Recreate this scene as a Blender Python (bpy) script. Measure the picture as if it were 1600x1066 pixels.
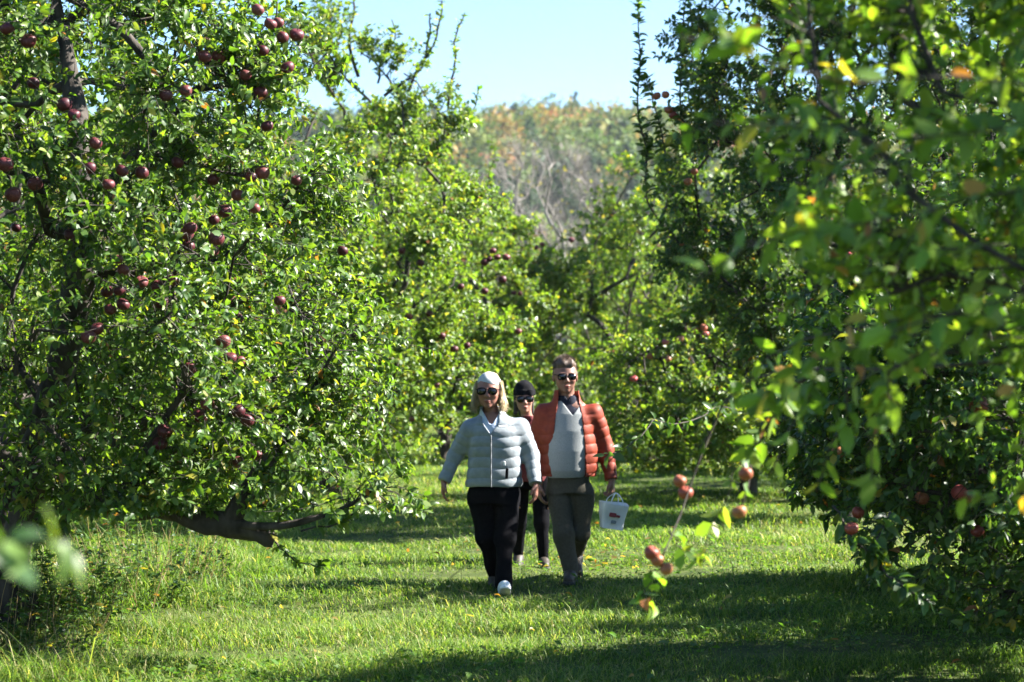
import bpy, math, random
import numpy as np
from mathutils import Vector, Matrix, Euler

for o in list(bpy.data.objects):
    bpy.data.objects.remove(o)
SC = bpy.context.scene
COL = SC.collection

# ------------------------------------------------------------------ camera
FPX, CAMH, YH = 3333.0, 1.7, 560.0            # focal length in photo pixels, eye height, horizon row
cam_d = bpy.data.cameras.new('camera')
cam = bpy.data.objects.new('camera', cam_d)
COL.objects.link(cam)
cam_d.sensor_width = 36.0
cam_d.lens = 36.0 * FPX / 1600.0
cam.location = (0, 0, CAMH)
cam.rotation_euler = (math.radians(90) + math.atan((YH - 533) / FPX), 0, 0)
cam_d.clip_end = 3000
cam_d.clip_start = 0.05
cam_d.dof.use_dof = True
cam_d.dof.focus_distance = 13.5
cam_d.dof.aperture_fstop = 2.9
SC.camera = cam

# ------------------------------------------------------------------ sky, sun, exposure
SUN_AZ, SUN_EL = 81.0, 37.0                    # degrees right of the view direction, above the horizon
w = bpy.data.worlds.new('World')
SC.world = w
w.use_nodes = True
nt = w.node_tree
for n in list(nt.nodes):
    nt.nodes.remove(n)
sky = nt.nodes.new('ShaderNodeTexSky')
sky.sky_type = 'NISHITA'
sky.sun_disc = False
sky.sun_elevation = math.radians(SUN_EL)
sky.sun_rotation = math.radians(SUN_AZ)
sky.air_density = 1.0
sky.dust_density = 0.0
sky.ozone_density = 6.0
bg = nt.nodes.new('ShaderNodeBackground')
bg.inputs['Strength'].default_value = 0.05
wo = nt.nodes.new('ShaderNodeOutputWorld')
nt.links.new(sky.outputs[0], bg.inputs[0])
nt.links.new(bg.outputs[0], wo.inputs[0])
sun_d = bpy.data.lights.new('sun', 'SUN')
sun_d.energy = 5.0
sun_d.angle = math.radians(0.53)
sun_d.color = (1.0, 0.955, 0.88)
sun = bpy.data.objects.new('sun', sun_d)
COL.objects.link(sun)
a, e = math.radians(SUN_AZ), math.radians(SUN_EL)
SUN = Vector((math.sin(a) * math.cos(e), math.cos(a) * math.cos(e), math.sin(e)))
sun.rotation_euler = (-SUN).to_track_quat('-Z', 'Y').to_euler()
sun.location = SUN * 60

SC.view_settings.view_transform = 'Standard'
SC.view_settings.look = 'None'
SC.view_settings.gamma = 1.0
SC.view_settings.exposure = 2.62
SC.render.engine = 'CYCLES'
SC.cycles.max_bounces = 7
SC.cycles.diffuse_bounces = 3
SC.cycles.glossy_bounces = 2
SC.cycles.transmission_bounces = 4
SC.cycles.volume_bounces = 0
SC.cycles.transparent_max_bounces = 4
SC.cycles.sample_clamp_indirect = 6.0
SC.cycles.use_denoising = True


# ------------------------------------------------------------------ helpers
def P(px, py, Y):
    """a place seen at photo pixel (px, py), Y metres away"""
    return np.array([(px - 800.0) / FPX * Y, Y, CAMH + (YH - py) / FPX * Y])


def link(o, parent=None):
    COL.objects.link(o)
    if parent is not None:
        o.parent = parent
    return o


def tag(o, label=None, cat=None, group=None, kind=None):
    if label:
        o['label'] = label
    if cat:
        o['category'] = cat
    if group:
        o['group'] = group
    if kind:
        o['kind'] = kind
    return o


def empty(name, loc, rz=0.0):
    o = bpy.data.objects.new(name, None)
    o.location = loc
    o.rotation_euler = (0, 0, rz)
    o.empty_display_size = 0.2
    return link(o)


def mesh_np(name, V, loops, sizes, mat=None, col=None, smooth=True, mat_idx=None):
    me = bpy.data.meshes.new(name)
    V = np.ascontiguousarray(V, dtype=np.float32)
    loops = np.ascontiguousarray(loops, dtype=np.int32)
    sizes = np.ascontiguousarray(sizes, dtype=np.int32)
    me.vertices.add(len(V))
    me.vertices.foreach_set('co', V.ravel())
    me.loops.add(len(loops))
    me.loops.foreach_set('vertex_index', loops)
    starts = np.zeros(len(sizes), dtype=np.int32)
    starts[1:] = np.cumsum(sizes)[:-1]
    me.polygons.add(len(sizes))
    me.polygons.foreach_set('loop_start', starts)
    if smooth:
        me.polygons.foreach_set('use_smooth', np.ones(len(sizes), dtype=bool))
    mats = mat if isinstance(mat, (list, tuple)) else [mat]
    for m in mats:
        if m is not None:
            me.materials.append(m)
    if mat_idx is not None:
        me.polygons.foreach_set('material_index', np.ascontiguousarray(mat_idx, dtype=np.int32))
    me.update(calc_edges=True)
    if col is not None:
        at = me.attributes.new('col', 'FLOAT_COLOR', 'POINT')
        c4 = np.ones((len(V), 4), dtype=np.float32)
        c4[:, :3] = col
        at.data.foreach_set('color', c4.ravel())
    me.validate()
    return me


def mobj(name, me, parent=None):
    return link(bpy.data.objects.new(name, me), parent)


def norm(v):
    return v / np.maximum(np.linalg.norm(v, axis=-1, keepdims=True), 1e-9)


class Noise:
    """cheap smooth noise, sums of sine waves, about -1..1"""
    def __init__(self, seed, freq, n=7):
        r = np.random.default_rng(seed)
        self.k = norm(r.normal(size=(n, 3))) * freq * r.uniform(0.6, 1.7, size=(n, 1))
        self.p = r.uniform(0, 6.28, n)

    def __call__(self, X):
        return np.sin(X @ self.k.T + self.p).sum(-1) / math.sqrt(len(self.p)) / 1.2


# ------------------------------------------------------------------ materials
def new_mat(name):
    m = bpy.data.materials.new(name)
    m.use_nodes = True
    t = m.node_tree
    for n in list(t.nodes):
        t.nodes.remove(n)
    out = t.nodes.new('ShaderNodeOutputMaterial')
    return m, t, out


def nd(t, typ, **kw):
    n = t.nodes.new(typ)
    for k, v in kw.items():
        setattr(n, k, v)
    return n


def leaf_mat(name, trans=0.46, rough=0.43, spec=0.42, tcol=(2.0, 1.95, 0.5)):
    m, t, out = new_mat(name)
    at = nd(t, 'ShaderNodeAttribute', attribute_name='col')
    pb = nd(t, 'ShaderNodeBsdfPrincipled')
    pb.inputs['Roughness'].default_value = rough
    pb.inputs['Specular IOR Level'].default_value = spec
    t.links.new(at.outputs['Color'], pb.inputs['Base Color'])
    mul = nd(t, 'ShaderNodeMix', data_type='RGBA', blend_type='MULTIPLY')
    mul.inputs[0].default_value = 1.0
    t.links.new(at.outputs['Color'], mul.inputs[6])
    mul.inputs[7].default_value = (*tcol, 1)
    tr = nd(t, 'ShaderNodeBsdfTranslucent')
    t.links.new(mul.outputs[2], tr.inputs['Color'])
    mx = nd(t, 'ShaderNodeMixShader')
    mx.inputs[0].default_value = trans
    t.links.new(pb.outputs[0], mx.inputs[1])
    t.links.new(tr.outputs[0], mx.inputs[2])
    t.links.new(mx.outputs[0], out.inputs[0])
    return m


def plain_mat(name, c1, c2, scale=20.0, rough=0.8, bump=0.2, detail=6.0, spec=0.3, stretch=(1, 1, 1), dist=0.01, sheen=0.0, attr=False):
    """two-tone noise material with a matching bump"""
    m, t, out = new_mat(name)
    tc = nd(t, 'ShaderNodeTexCoord')
    mp = nd(t, 'ShaderNodeMapping')
    mp.inputs['Scale'].default_value = stretch
    t.links.new(tc.outputs['Object'], mp.inputs[0])
    nz = nd(t, 'ShaderNodeTexNoise')
    nz.inputs['Scale'].default_value = scale
    nz.inputs['Detail'].default_value = detail
    t.links.new(mp.outputs[0], nz.inputs['Vector'])
    rp = nd(t, 'ShaderNodeValToRGB')
    rp.color_ramp.elements[0].position = 0.32
    rp.color_ramp.elements[1].position = 0.68
    rp.color_ramp.elements[0].color = (*c1, 1)
    rp.color_ramp.elements[1].color = (*c2, 1)
    t.links.new(nz.outputs[0], rp.inputs[0])
    pb = nd(t, 'ShaderNodeBsdfPrincipled')
    pb.inputs['Roughness'].default_value = rough
    pb.inputs['Specular IOR Level'].default_value = spec
    if sheen:
        pb.inputs['Sheen Weight'].default_value = sheen
    if attr:
        at = nd(t, 'ShaderNodeAttribute', attribute_name='col')
        mul = nd(t, 'ShaderNodeMix', data_type='RGBA', blend_type='MULTIPLY')
        mul.inputs[0].default_value = 1.0
        t.links.new(at.outputs['Color'], mul.inputs[6])
        t.links.new(rp.outputs[0], mul.inputs[7])
        t.links.new(mul.outputs[2], pb.inputs['Base Color'])
    else:
        t.links.new(rp.outputs[0], pb.inputs['Base Color'])
    bp = nd(t, 'ShaderNodeBump')
    bp.inputs['Strength'].default_value = bump
    bp.inputs['Distance'].default_value = dist
    t.links.new(nz.outputs[0], bp.inputs['Height'])
    t.links.new(bp.outputs[0], pb.inputs['Normal'])
    t.links.new(pb.outputs[0], out.inputs[0])
    return m


M_LEAF = leaf_mat('apple_leaf')
M_LEAFFAR = leaf_mat('woodland_leaf', trans=0.3, rough=0.6, spec=0.2, tcol=(1.1, 1.2, 0.8))
M_GRASS = leaf_mat('grass_blade', trans=0.46, rough=0.5, spec=0.2, tcol=(1.5, 1.6, 0.55))
M_BARK = plain_mat('bark', (0.014, 0.011, 0.009), (0.065, 0.054, 0.045), 14.0, 0.9, 0.9, stretch=(1, 1, 0.35), dist=0.02)
M_BARKPALE = plain_mat('pale_bark', (0.13, 0.115, 0.10), (0.30, 0.275, 0.25), 9.0, 0.9, 0.6, stretch=(1, 1, 0.4), dist=0.02)
M_GROUND = plain_mat('turf_soil', (0.030, 0.045, 0.012), (0.085, 0.105, 0.028), 3.0, 0.95, 0.6, 10.0, 0.1, dist=0.03)
M_HILL = plain_mat('hill_floor', (0.05, 0.06, 0.02), (0.14, 0.10, 0.04), 0.05, 1.0, 0.0, spec=0.1)

# ------------------------------------------------------------------ ground and hill


def ground_z(x, y):
    return 0.022 * np.sin(x * 1.3 + 0.5 * np.sin(y * 0.7)) * np.cos(y * 0.9 + 0.4) + 0.015 * np.sin(x * 3.1 + y * 2.3) - 0.015


def hill_z(x, y):
    s = np.clip((y - 230.0) / 330.0, 0, 1)
    s = s * s * (3 - 2 * s)
    b = 1.2 * np.sin(x * 0.045 + 1.0) + 0.8 * np.sin(x * 0.11 + 0.3)
    return s * (55.0 + b) - 0.8


def sheet(name, xs, ys, f, mat):
    X, Y = np.meshgrid(xs, ys)
    V = np.stack([X, Y, f(X, Y)], -1).reshape(-1, 3)
    nx, ny = len(xs), len(ys)
    i, j = np.meshgrid(np.arange(nx - 1), np.arange(ny - 1))
    b = (j * nx + i).ravel()
    F = np.stack([b, b + 1, b + nx + 1, b + nx], -1)
    return mobj(name, mesh_np(name, V, F.ravel(), np.full(len(F), 4), mat))


near = np.arange(-14, 14.01, 0.2)
xs = np.concatenate([[-1500, -600, -250, -100, -50, -25], near, [25, 50, 100, 250, 600, 1500]])
yn = np.arange(0, 60.01, 0.25)
ys = np.concatenate([[-300, -80, -25, -8], yn, [70, 90, 120, 180, 260, 400, 700, 1500]])
tag(sheet('ground', xs, ys, lambda X, Y: np.where((np.abs(X) < 24) & (Y < 65) & (Y > -5), ground_z(X, Y), -0.02), M_GROUND), kind='structure')
tag(sheet('hill', np.arange(-260, 261, 10.0), np.arange(225, 900, 12.0), lambda X, Y: hill_z(X, Y), M_HILL), kind='structure')

# ------------------------------------------------------------------ leaves, shoots, trees
# a leaf: folded along its midrib and drooping, 8 points, 6 faces
LEAF_T = np.array([[0, 0, 0], [.35, 0, .02], [.7, 0, -.03], [1, 0, -.13],
                   [.28, .23, .09], [.68, .20, .05], [.28, -.23, .09], [.68, -.20, .05]])
LEAF_F = [[0, 1, 4], [1, 2, 5, 4], [2, 3, 5], [0, 6, 1], [1, 6, 7, 2], [2, 7, 3]]
LEAF_T4 = np.array([[0, 0, 0], [.5, .27, .07], [1, 0, -.06], [.5, -.27, .07]])
LEAF_F4 = [[0, 2, 1], [0, 3, 2]]


def leaf_arrays(pos, d, n, L, col, rng, lod=0):
    """leaf geometry for N leaves: positions, directions, normals, lengths, colours"""
    d = norm(d)
    n = norm(n - (n * d).sum(-1, keepdims=True) * d)
    s = np.cross(n, d)
    T, F = (LEAF_T, LEAF_F) if lod == 0 else (LEAF_T4, LEAF_F4)
    N = len(pos)
    curl = rng.uniform(-0.3, 2.8, (N, 1, 1))
    wid = rng.uniform(0.85, 1.2, (N, 1, 1))
    V = pos[:, None, :] + L[:, None, None] * (T[None, :, 0:1] * d[:, None, :] + wid * T[None, :, 1:2] * s[:, None, :] + curl * T[None, :, 2:3] * n[:, None, :])
    nv = len(T)
    loops = np.concatenate([np.array(f) for f in F])
    sizes = np.array([len(f) for f in F])
    LP = (np.arange(N)[:, None] * nv + loops[None, :]).ravel()
    SZ = np.tile(sizes, N)
    C = np.repeat(col, nv, axis=0)
    return V.reshape(-1, 3), LP, SZ, C


PAL_GREEN = [((0.040, 0.085, 0.018), .30), ((0.065, 0.125, 0.022), .36), ((0.105, 0.165, 0.03), .20), ((0.15, 0.20, 0.045), .08), ((0.22, 0.20, 0.03), .018), ((0.18, 0.08, 0.03), .006)]
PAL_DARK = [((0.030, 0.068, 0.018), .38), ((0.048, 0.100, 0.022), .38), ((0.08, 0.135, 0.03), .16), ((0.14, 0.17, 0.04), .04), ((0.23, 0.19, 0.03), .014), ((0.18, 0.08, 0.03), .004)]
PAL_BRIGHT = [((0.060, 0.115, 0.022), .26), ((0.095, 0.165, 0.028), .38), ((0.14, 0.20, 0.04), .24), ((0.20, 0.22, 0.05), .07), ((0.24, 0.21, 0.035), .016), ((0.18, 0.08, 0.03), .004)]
PAL_FORE = [((0.065, 0.13, 0.022), .26), ((0.11, 0.19, 0.03), .40), ((0.15, 0.22, 0.036), .24), ((0.24, 0.22, 0.04), .035), ((0.28, 0.16, 0.03), .01), ((0.18, 0.08, 0.03), .01)]


def pick_cols(rng, N, pal):
    c = np.array([p[0] for p in pal])
    p = np.array([p[1] for p in pal])
    idx = rng.choice(len(c), N, p=p / p.sum())
    return c[idx] * rng.uniform(0.8, 1.25, (N, 1)) * rng.uniform(0.93, 1.07, (N, 3))


def tubes_np(S, R, sides=3):
    """S (n,K,3) centre lines, R (n,K) radii -> verts, loops, sizes"""
    n, K, _ = S.shape
    tan = norm(np.gradient(S, axis=1))
    ref = np.where(np.abs(tan[:, :, 2:3]) > 0.9, np.array([1.0, 0, 0]), np.array([0, 0, 1.0]))
    u = norm(np.cross(tan, ref))
    v = np.cross(tan, u)
    ang = np.arange(sides) * 2 * math.pi / sides
    ring = np.cos(ang)[None, None, :, None] * u[:, :, None, :] + np.sin(ang)[None, None, :, None] * v[:, :, None, :]
    V = S[:, :, None, :] + R[:, :, None, None] * ring
    base = (np.arange(n) * K * sides)[:, None, None]
    k = np.arange(K - 1)[None, :, None] * sides
    s = np.arange(sides)[None, None, :]
    s2 = (s + 1) % sides
    F = np.stack([base + k + s, base + k + s2, base + k + sides + s2, base + k + sides + s], -1).reshape(-1, 4)
    return V.reshape(-1, 3), F.ravel(), np.full(len(F), 4)


def tube_chain(pts, rad, sides):
    """one tube with a parallel transported frame; returns verts, quads list"""
    pts = np.asarray(pts, float)
    K = len(pts)
    tan = norm(np.gradient(pts, axis=0))
    u = np.cross(tan[0], [0.3, 0.9, 0.2])
    u /= np.linalg.norm(u)
    V = []
    ang = np.arange(sides) * 2 * math.pi / sides
    for k in range(K):
        u = u - tan[k] * np.dot(u, tan[k])
        u /= max(np.linalg.norm(u), 1e-6)
        v = np.cross(tan[k], u)
        V.append(pts[k] + rad[k] * (np.cos(ang)[:, None] * u + np.sin(ang)[:, None] * v))
    V = np.concatenate(V)
    s = np.arange(sides)
    s2 = (s + 1) % sides
    F = np.concatenate([np.stack([k * sides + s, k * sides + s2, (k + 1) * sides + s2, (k + 1) * sides + s], -1) for k in range(K - 1)])
    caps = [list(range(sides))[::-1], list((K - 1) * sides + np.arange(sides))]
    return V, F, caps


class Geo:
    def __init__(self):
        self.V, self.L, self.S, self.C, self.MI, self.n = [], [], [], [], [], 0

    def add(self, V, L, S, C=None, mi=0):
        V = np.asarray(V)
        self.V.append(V)
        self.L.append(np.asarray(L) + self.n)
        self.S.append(np.asarray(S))
        self.C.append(np.zeros((len(V), 3)) + (C if C is not None else 0.1))
        self.MI.append(np.full(len(S), mi))
        self.n += len(V)

    def mesh(self, name, mat, smooth=True):
        return mesh_np(name, np.concatenate(self.V), np.concatenate(self.L), np.concatenate(self.S), mat, np.concatenate(self.C), smooth, np.concatenate(self.MI))


def catmull(pts, K):
    pts = np.asarray(pts, float)
    q = np.concatenate([[2 * pts[0] - pts[1]], pts, [2 * pts[-1] - pts[-2]]])
    d = np.concatenate([[0], np.cumsum(np.linalg.norm(np.diff(pts, axis=0), axis=1))])
    t = np.linspace(0, d[-1], K)
    out = []
    for x in t:
        i = min(max(np.searchsorted(d, x) - 1, 0), len(pts) - 2)
        f = (x - d[i]) / max(d[i + 1] - d[i], 1e-9)
        p0, p1, p2, p3 = q[i:i + 4]
        out.append(0.5 * (2 * p1 + (p2 - p0) * f + (2 * p0 - 5 * p1 + 4 * p2 - p3) * f * f + (3 * p1 - p0 - 3 * p2 + p3) * f ** 3))
    return np.array(out)


TREES = {}
APPLES = {}


def make_tree(key, base, prof, seed, ncl=150, nsh=1200, lps=20, L=0.07, lod=0, pal=PAL_GREEN, limbs=(), sprouts=(),
              trunk_h=0.9, trunk_r=0.11, droop=0.25, up=0.45, hole=0.35, lean=(0, 0), shoot_len=(0.25, 0.55), bark=None,
              clear=(), spr_l=1.25, name='apple_tree', sides=6, offset=(0, 0)):
    """grows an apple tree; everything in coordinates of the tree's base.
    prof: (height, radius) outline of the crown; limbs: big limbs given as ([points], r0, r1) in world coordinates;
    sprouts: long single shoots ([points], leaves, radius) in world coordinates; clear: sight lines along which apples hang"""
    rng = np.random.default_rng(seed)
    b3 = np.array([base[0], base[1], float(ground_z(np.array(base[0]), np.array(base[1]))) - 0.02])
    pz = np.array([p[0] for p in prof], float)
    pr = np.array([p[1] for p in prof], float)
    nz = Noise(seed + 5, 2.2)
    nz2 = Noise(seed + 9, 1.3)
    off = np.array([offset[0], offset[1], 0.0])

    # attraction points inside the crown outline
    pts = []
    zz = np.linspace(pz[0], pz[-1], 200)
    wz = np.interp(zz, pz, pr) ** 1.6 + 0.05
    wz /= wz.sum()
    tries = 0
    while len(pts) < ncl and tries < 60000:
        tries += 1
        z = rng.choice(zz, p=wz)
        th = rng.uniform(0, 2 * math.pi)
        edge = 1 + 0.16 * float(nz2(np.array([math.cos(th) * 1.5, math.sin(th) * 1.5, z])))
        r = np.interp(z, pz, pr) * edge * math.sqrt(rng.uniform(0.10, 1.0))
        p = np.array([r * math.cos(th), r * math.sin(th), z]) + off
        if nz(p) < -1 + hole * 2 * 0.62 - 0.25 and r > 0.4:
            continue
        if pts:
            dd = np.linalg.norm(np.array(pts) - p, axis=1).min()
            if dd < 0.16:
                continue
        pts.append(p)
    pts = np.array(pts)

    # skeleton
    pos, par, plen, cl_end = [np.array([0, 0, -0.15])], [-1], [0.0], []
    nt_ = max(3, int(trunk_h / 0.2))
    for i in range(1, nt_ + 1):
        f = i / nt_
        pos.append(np.array([lean[0] * f + 0.03 * math.sin(i * 1.7 + seed), lean[1] * f + 0.03 * math.cos(i * 2.1 + seed), trunk_h * f]))
        par.append(len(pos) - 2)
        plen.append(plen[-1] + 0.2)
    limb_geo = []
    for (lp, r0, r1) in limbs:
        lp = np.array(lp) - b3
        K = max(4, int(np.linalg.norm(np.diff(lp, axis=0), axis=1).sum() / 0.18))
        c = catmull(lp, K)
        rr = np.linspace(r0, r1, K) * (1 + 0.10 * np.sin(np.arange(K) * 1.9 + seed) + 0.05 * rng.normal(size=K))
        limb_geo.append((c, rr))
        prev = int(np.argmin([np.linalg.norm(q - c[0]) for q in pos]))
        for q in c:
            pos.append(q)
            par.append(prev)
            plen.append(plen[prev] + 0.1)
            prev = len(pos) - 1
    nlimb_nodes = len(pos)
    top = np.array(pos[nt_])
    order = np.argsort(np.linalg.norm(pts - top, axis=1))
    for ii in order:
        p = pts[ii]
        A_ = np.array(pos)
        d = np.linalg.norm(A_ - p, axis=1)
        cost = d + 0.28 * np.array(plen)
        cost[:max(1, nt_ - 1)] += 5
        j = int(np.argmin(cost))
        dist = d[j]
        m = max(1, int(dist / 0.22))
        start = pos[j].copy()
        prev = j
        side = rng.normal(size=3) * 0.05 * dist
        for k in range(1, m + 1):
            f = k / m
            q = start + (p - start) * f + side * math.sin(math.pi * f) + np.array([0, 0, 0.10 * dist * math.sin(math.pi * f)])
            pos.append(q)
            par.append(prev)
            plen.append(plen[prev] + dist / m)
            prev = len(pos) - 1
        cl_end.append(prev)
    N = len(pos)
    pos_a = np.array(pos)
    par_a = np.array(par)
    r2 = np.zeros(N)
    kids = [[] for _ in range(N)]
    for i in range(N - 1, 0, -1):
        if not kids[i]:
            r2[i] = 0.0045 ** 1.95
        r2[par[i]] += r2[i]
        kids[par[i]].append(i)
    rad = np.maximum(r2, 1e-9) ** (1 / 1.95)
    rad *= trunk_r / rad[1]
    rad = np.maximum(rad, 0.004)
    rad[0] = trunk_r * 1.5
    rad[1] = trunk_r * 1.15
    G = Geo()
    done = set()
    stack = [(0, None)]
    while stack:
        i, pr_i = stack.pop()
        chain = [] if pr_i is None else [pr_i]
        c = i
        while True:
            chain.append(c)
            if not kids[c]:
                break
            ks = sorted(kids[c], key=lambda q: -rad[q])
            for q in ks[1:]:
                stack.append((q, c))
            c = ks[0]
        if len(chain) < 2:
            continue
        rr = rad[chain].copy()
        if pr_i is not None:
            rr[0] = min(rr[0], rr[1] * 1.25)
        sd = 9 if rr.max() > 0.05 else (sides if rr.max() > 0.012 else 4)
        V, F, caps = tube_chain(pos_a[chain], rr, sd)
        if rr.max() > 0.03:
            V = V + 0.12 * rr.max() * np.stack([nz(V * 6), nz(V * 6 + 3), nz(V * 6 + 7)], -1)
        G.add(V, F.ravel(), np.full(len(F), 4))
    for (c, rr) in limb_geo:
        c2 = catmull(c, len(c) * 3)
        rr2 = np.interp(np.linspace(0, 1, len(c2)), np.linspace(0, 1, len(rr)), rr)
        V, F, caps = tube_chain(c2, rr2, 12)
        V = V + 0.22 * rr.max() * np.stack([nz(V * 7), nz(V * 7 + 3), nz(V * 7 + 7)], -1) + 0.06 * rr.max() * np.stack([nz(V * 25), nz(V * 25 + 3), nz(V * 25 + 7)], -1)
        G.add(V, F.ravel(), np.full(len(F), 4))
        G.add(V[-12:], np.arange(12), [12])
    trunk_me = G.mesh('trunk', bark or M_BARK)

    # shoots
    G = Geo()
    leafP, leafD, n_spr = [], [], 0
    if nsh > 0:
        ctr = np.array([0, 0, 0.5 * (pz[0] + pz[-1])]) + off
        nodes = np.arange(nt_ + 1, N)
        isl = np.zeros(N)
        isl[cl_end] = 1.0
        rel = np.linalg.norm((pos_a[nodes] - ctr) / np.array([pr.max(), pr.max(), 0.5 * (pz[-1] - pz[0])]), axis=1)
        wgt = (0.15 + rel ** 1.3) * (1 + 2.5 * isl[nodes]) * np.where(rad[nodes] > 0.03, 0.15, 1.0)
        wgt = np.where(pos_a[nodes][:, 2] < pz[0] - 0.1, 0, wgt)
        wgt = wgt * np.exp(1.0 * nz(pos_a[nodes] * 1.3 + 5))
        sel = rng.choice(nodes, nsh, p=wgt / wgt.sum())
        p0 = pos_a[sel] + (pos_a[par_a[sel]] - pos_a[sel]) * rng.uniform(0, 1, (nsh, 1))
        outw = norm((p0 - ctr) * np.array([1, 1, 0.5]))
        d0 = norm(outw * 0.7 + rng.normal(size=(nsh, 3)) * 0.55 + np.array([0, 0, up]))
        Ls = rng.uniform(*shoot_len, nsh)
        K = 5
        t = np.linspace(0, 1, K)[None, :, None]
        dr = (np.array([0, 0, -1.0]) * droop * rng.uniform(0.1, 1.6, (nsh, 1)))
        S = p0[:, None, :] + Ls[:, None, None] * (t * d0[:, None, :] + t * t * dr[:, None, :] + 0.10 * np.sin(t * 5) * rng.normal(size=(nsh, 1, 3)) * 0.5)
        R = np.linspace(0.0038, 0.0014, K)[None, :] * np.ones((nsh, 1))
        S[:, :, 2] = np.maximum(S[:, :, 2], max(0.18, pz[0] - 0.12))
        V, Lp, Sz = tubes_np(S, R)
        G.add(V, Lp, Sz, (0.10, 0.075, 0.05), 1)
        nl = rng.poisson(lps, nsh)
        si = np.repeat(np.arange(nsh), nl)
        tt = np.sqrt(rng.uniform(0.01, 1.0, len(si)))
        x = tt * (K - 1)
        k0 = np.minimum(x.astype(int), K - 2)
        f = (x - k0)[:, None]
        lp = S[si, k0] * (1 - f) + S[si, k0 + 1] * f
        ax = norm(S[si, k0 + 1] - S[si, k0])
        leafP.append(lp)
        leafD.append(ax)
    for (sp, nleaf, r) in sprouts:
        c = catmull(np.array(sp) - b3, 14)
        c[1:-1] += rng.normal(size=(12, 3)) * 0.006 + 0.012 * np.sin(np.arange(1, 13)[:, None] * 0.9 + rng.uniform(0, 6, (1, 3))) * np.linalg.norm(c[-1] - c[0])
        V, Lp, Sz = tubes_np(c[None], np.linspace(r, max(0.0016, r * .45), 14)[None], 5)
        G.add(V, Lp, Sz, (0.10, 0.075, 0.05), 1)
        nleaf = int(nleaf * 1.25)
        tt = np.sort(rng.uniform(0.05, 1.0, nleaf)) * 13
        k0 = np.minimum(tt.astype(int), 12)
        f = (tt - k0)[:, None]
        leafP.append(c[k0] * (1 - f) + c[k0 + 1] * f)
        leafD.append(norm(c[k0 + 1] - c[k0]))
        n_spr += nleaf
    if leafP:
        lp = np.concatenate(leafP)
        ax = np.concatenate(leafD)
        n = len(lp)
        ref = np.where(np.abs(ax[:, 2:3]) > 0.9, np.array([1.0, 0, 0]), np.array([0, 0, 1.0]))
        u = norm(np.cross(ax, ref))
        v = np.cross(ax, u)
        ang = np.arange(n) * 2.4 + rng.uniform(-0.5, 0.5, n)
        radl = np.cos(ang)[:, None] * u + np.sin(ang)[:, None] * v
        d = ax * rng.uniform(0.2, 0.9, (n, 1)) + radl * 0.8 + np.array([0, 0, -0.22]) * rng.uniform(0, 1.8, (n, 1))
        nn = ax * 0.5 + np.array([0, 0, 0.65]) + rng.normal(size=(n, 3)) * 0.42
        Ll = L * rng.uniform(0.45, 1.3, n)
        Ll[n - n_spr:] *= spr_l
        if len(clear):
            # apples hang at the outside of the crown: find how far away the foliage begins along each sight line,
            # hang the apple there and thin the few leaves right in front of it
            keep = np.ones(n, bool)
            wp = lp + b3
            lc = wp + norm(d) * Ll[:, None] * 0.5
            ppx = 800 + lc[:, 0] / lc[:, 1] * FPX
            ppy = YH - (lc[:, 2] - CAMH) / lc[:, 1] * FPX
            res = []
            for ap in clear:
                ax_, ay_ = ap[0], ap[1]
                if len(ap) > 2:
                    Yd = ap[2]
                else:
                    near_ = (np.hypot(ppx - ax_, ppy - ay_) < 330.0 / b3[1])
                    Yd = np.percentile(lc[near_, 1], 14) if near_.sum() > 4 else b3[1] - 0.4 * pr.max()
                w_ = P(ax_, ay_, Yd)
                res.append(w_)
                ray = w_ - np.array([0, 0, CAMH])
                dist = np.linalg.norm(ray)
                ray = ray / dist
                q = lc - np.array([0, 0, CAMH])
                along = q @ ray
                perp = np.linalg.norm(q - along[:, None] * ray, axis=1)
                keep &= ~((perp < 0.052) & (along < dist + 0.03) & (along > dist - 0.5) & (rng.uniform(size=n) < 0.93))
            APPLES[key] = res
            lp, d, nn, Ll = lp[keep], d[keep], nn[keep], Ll[keep]
            n = len(lp)
        col = pick_cols(rng, n, pal)
        V, Lp, Sz, C = leaf_arrays(lp, d, nn, Ll, col, rng, lod)
        G.add(V, Lp, Sz, C, 0)
        TREES[key] = lp + b3
    crown_me = G.mesh('crown', [M_LEAF, bark or M_BARK]) if G.n else None
    root = empty(name, b3)
    mobj('trunk', trunk_me, root)
    if crown_me:
        mobj('crown', crown_me, root)
    return root

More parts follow.
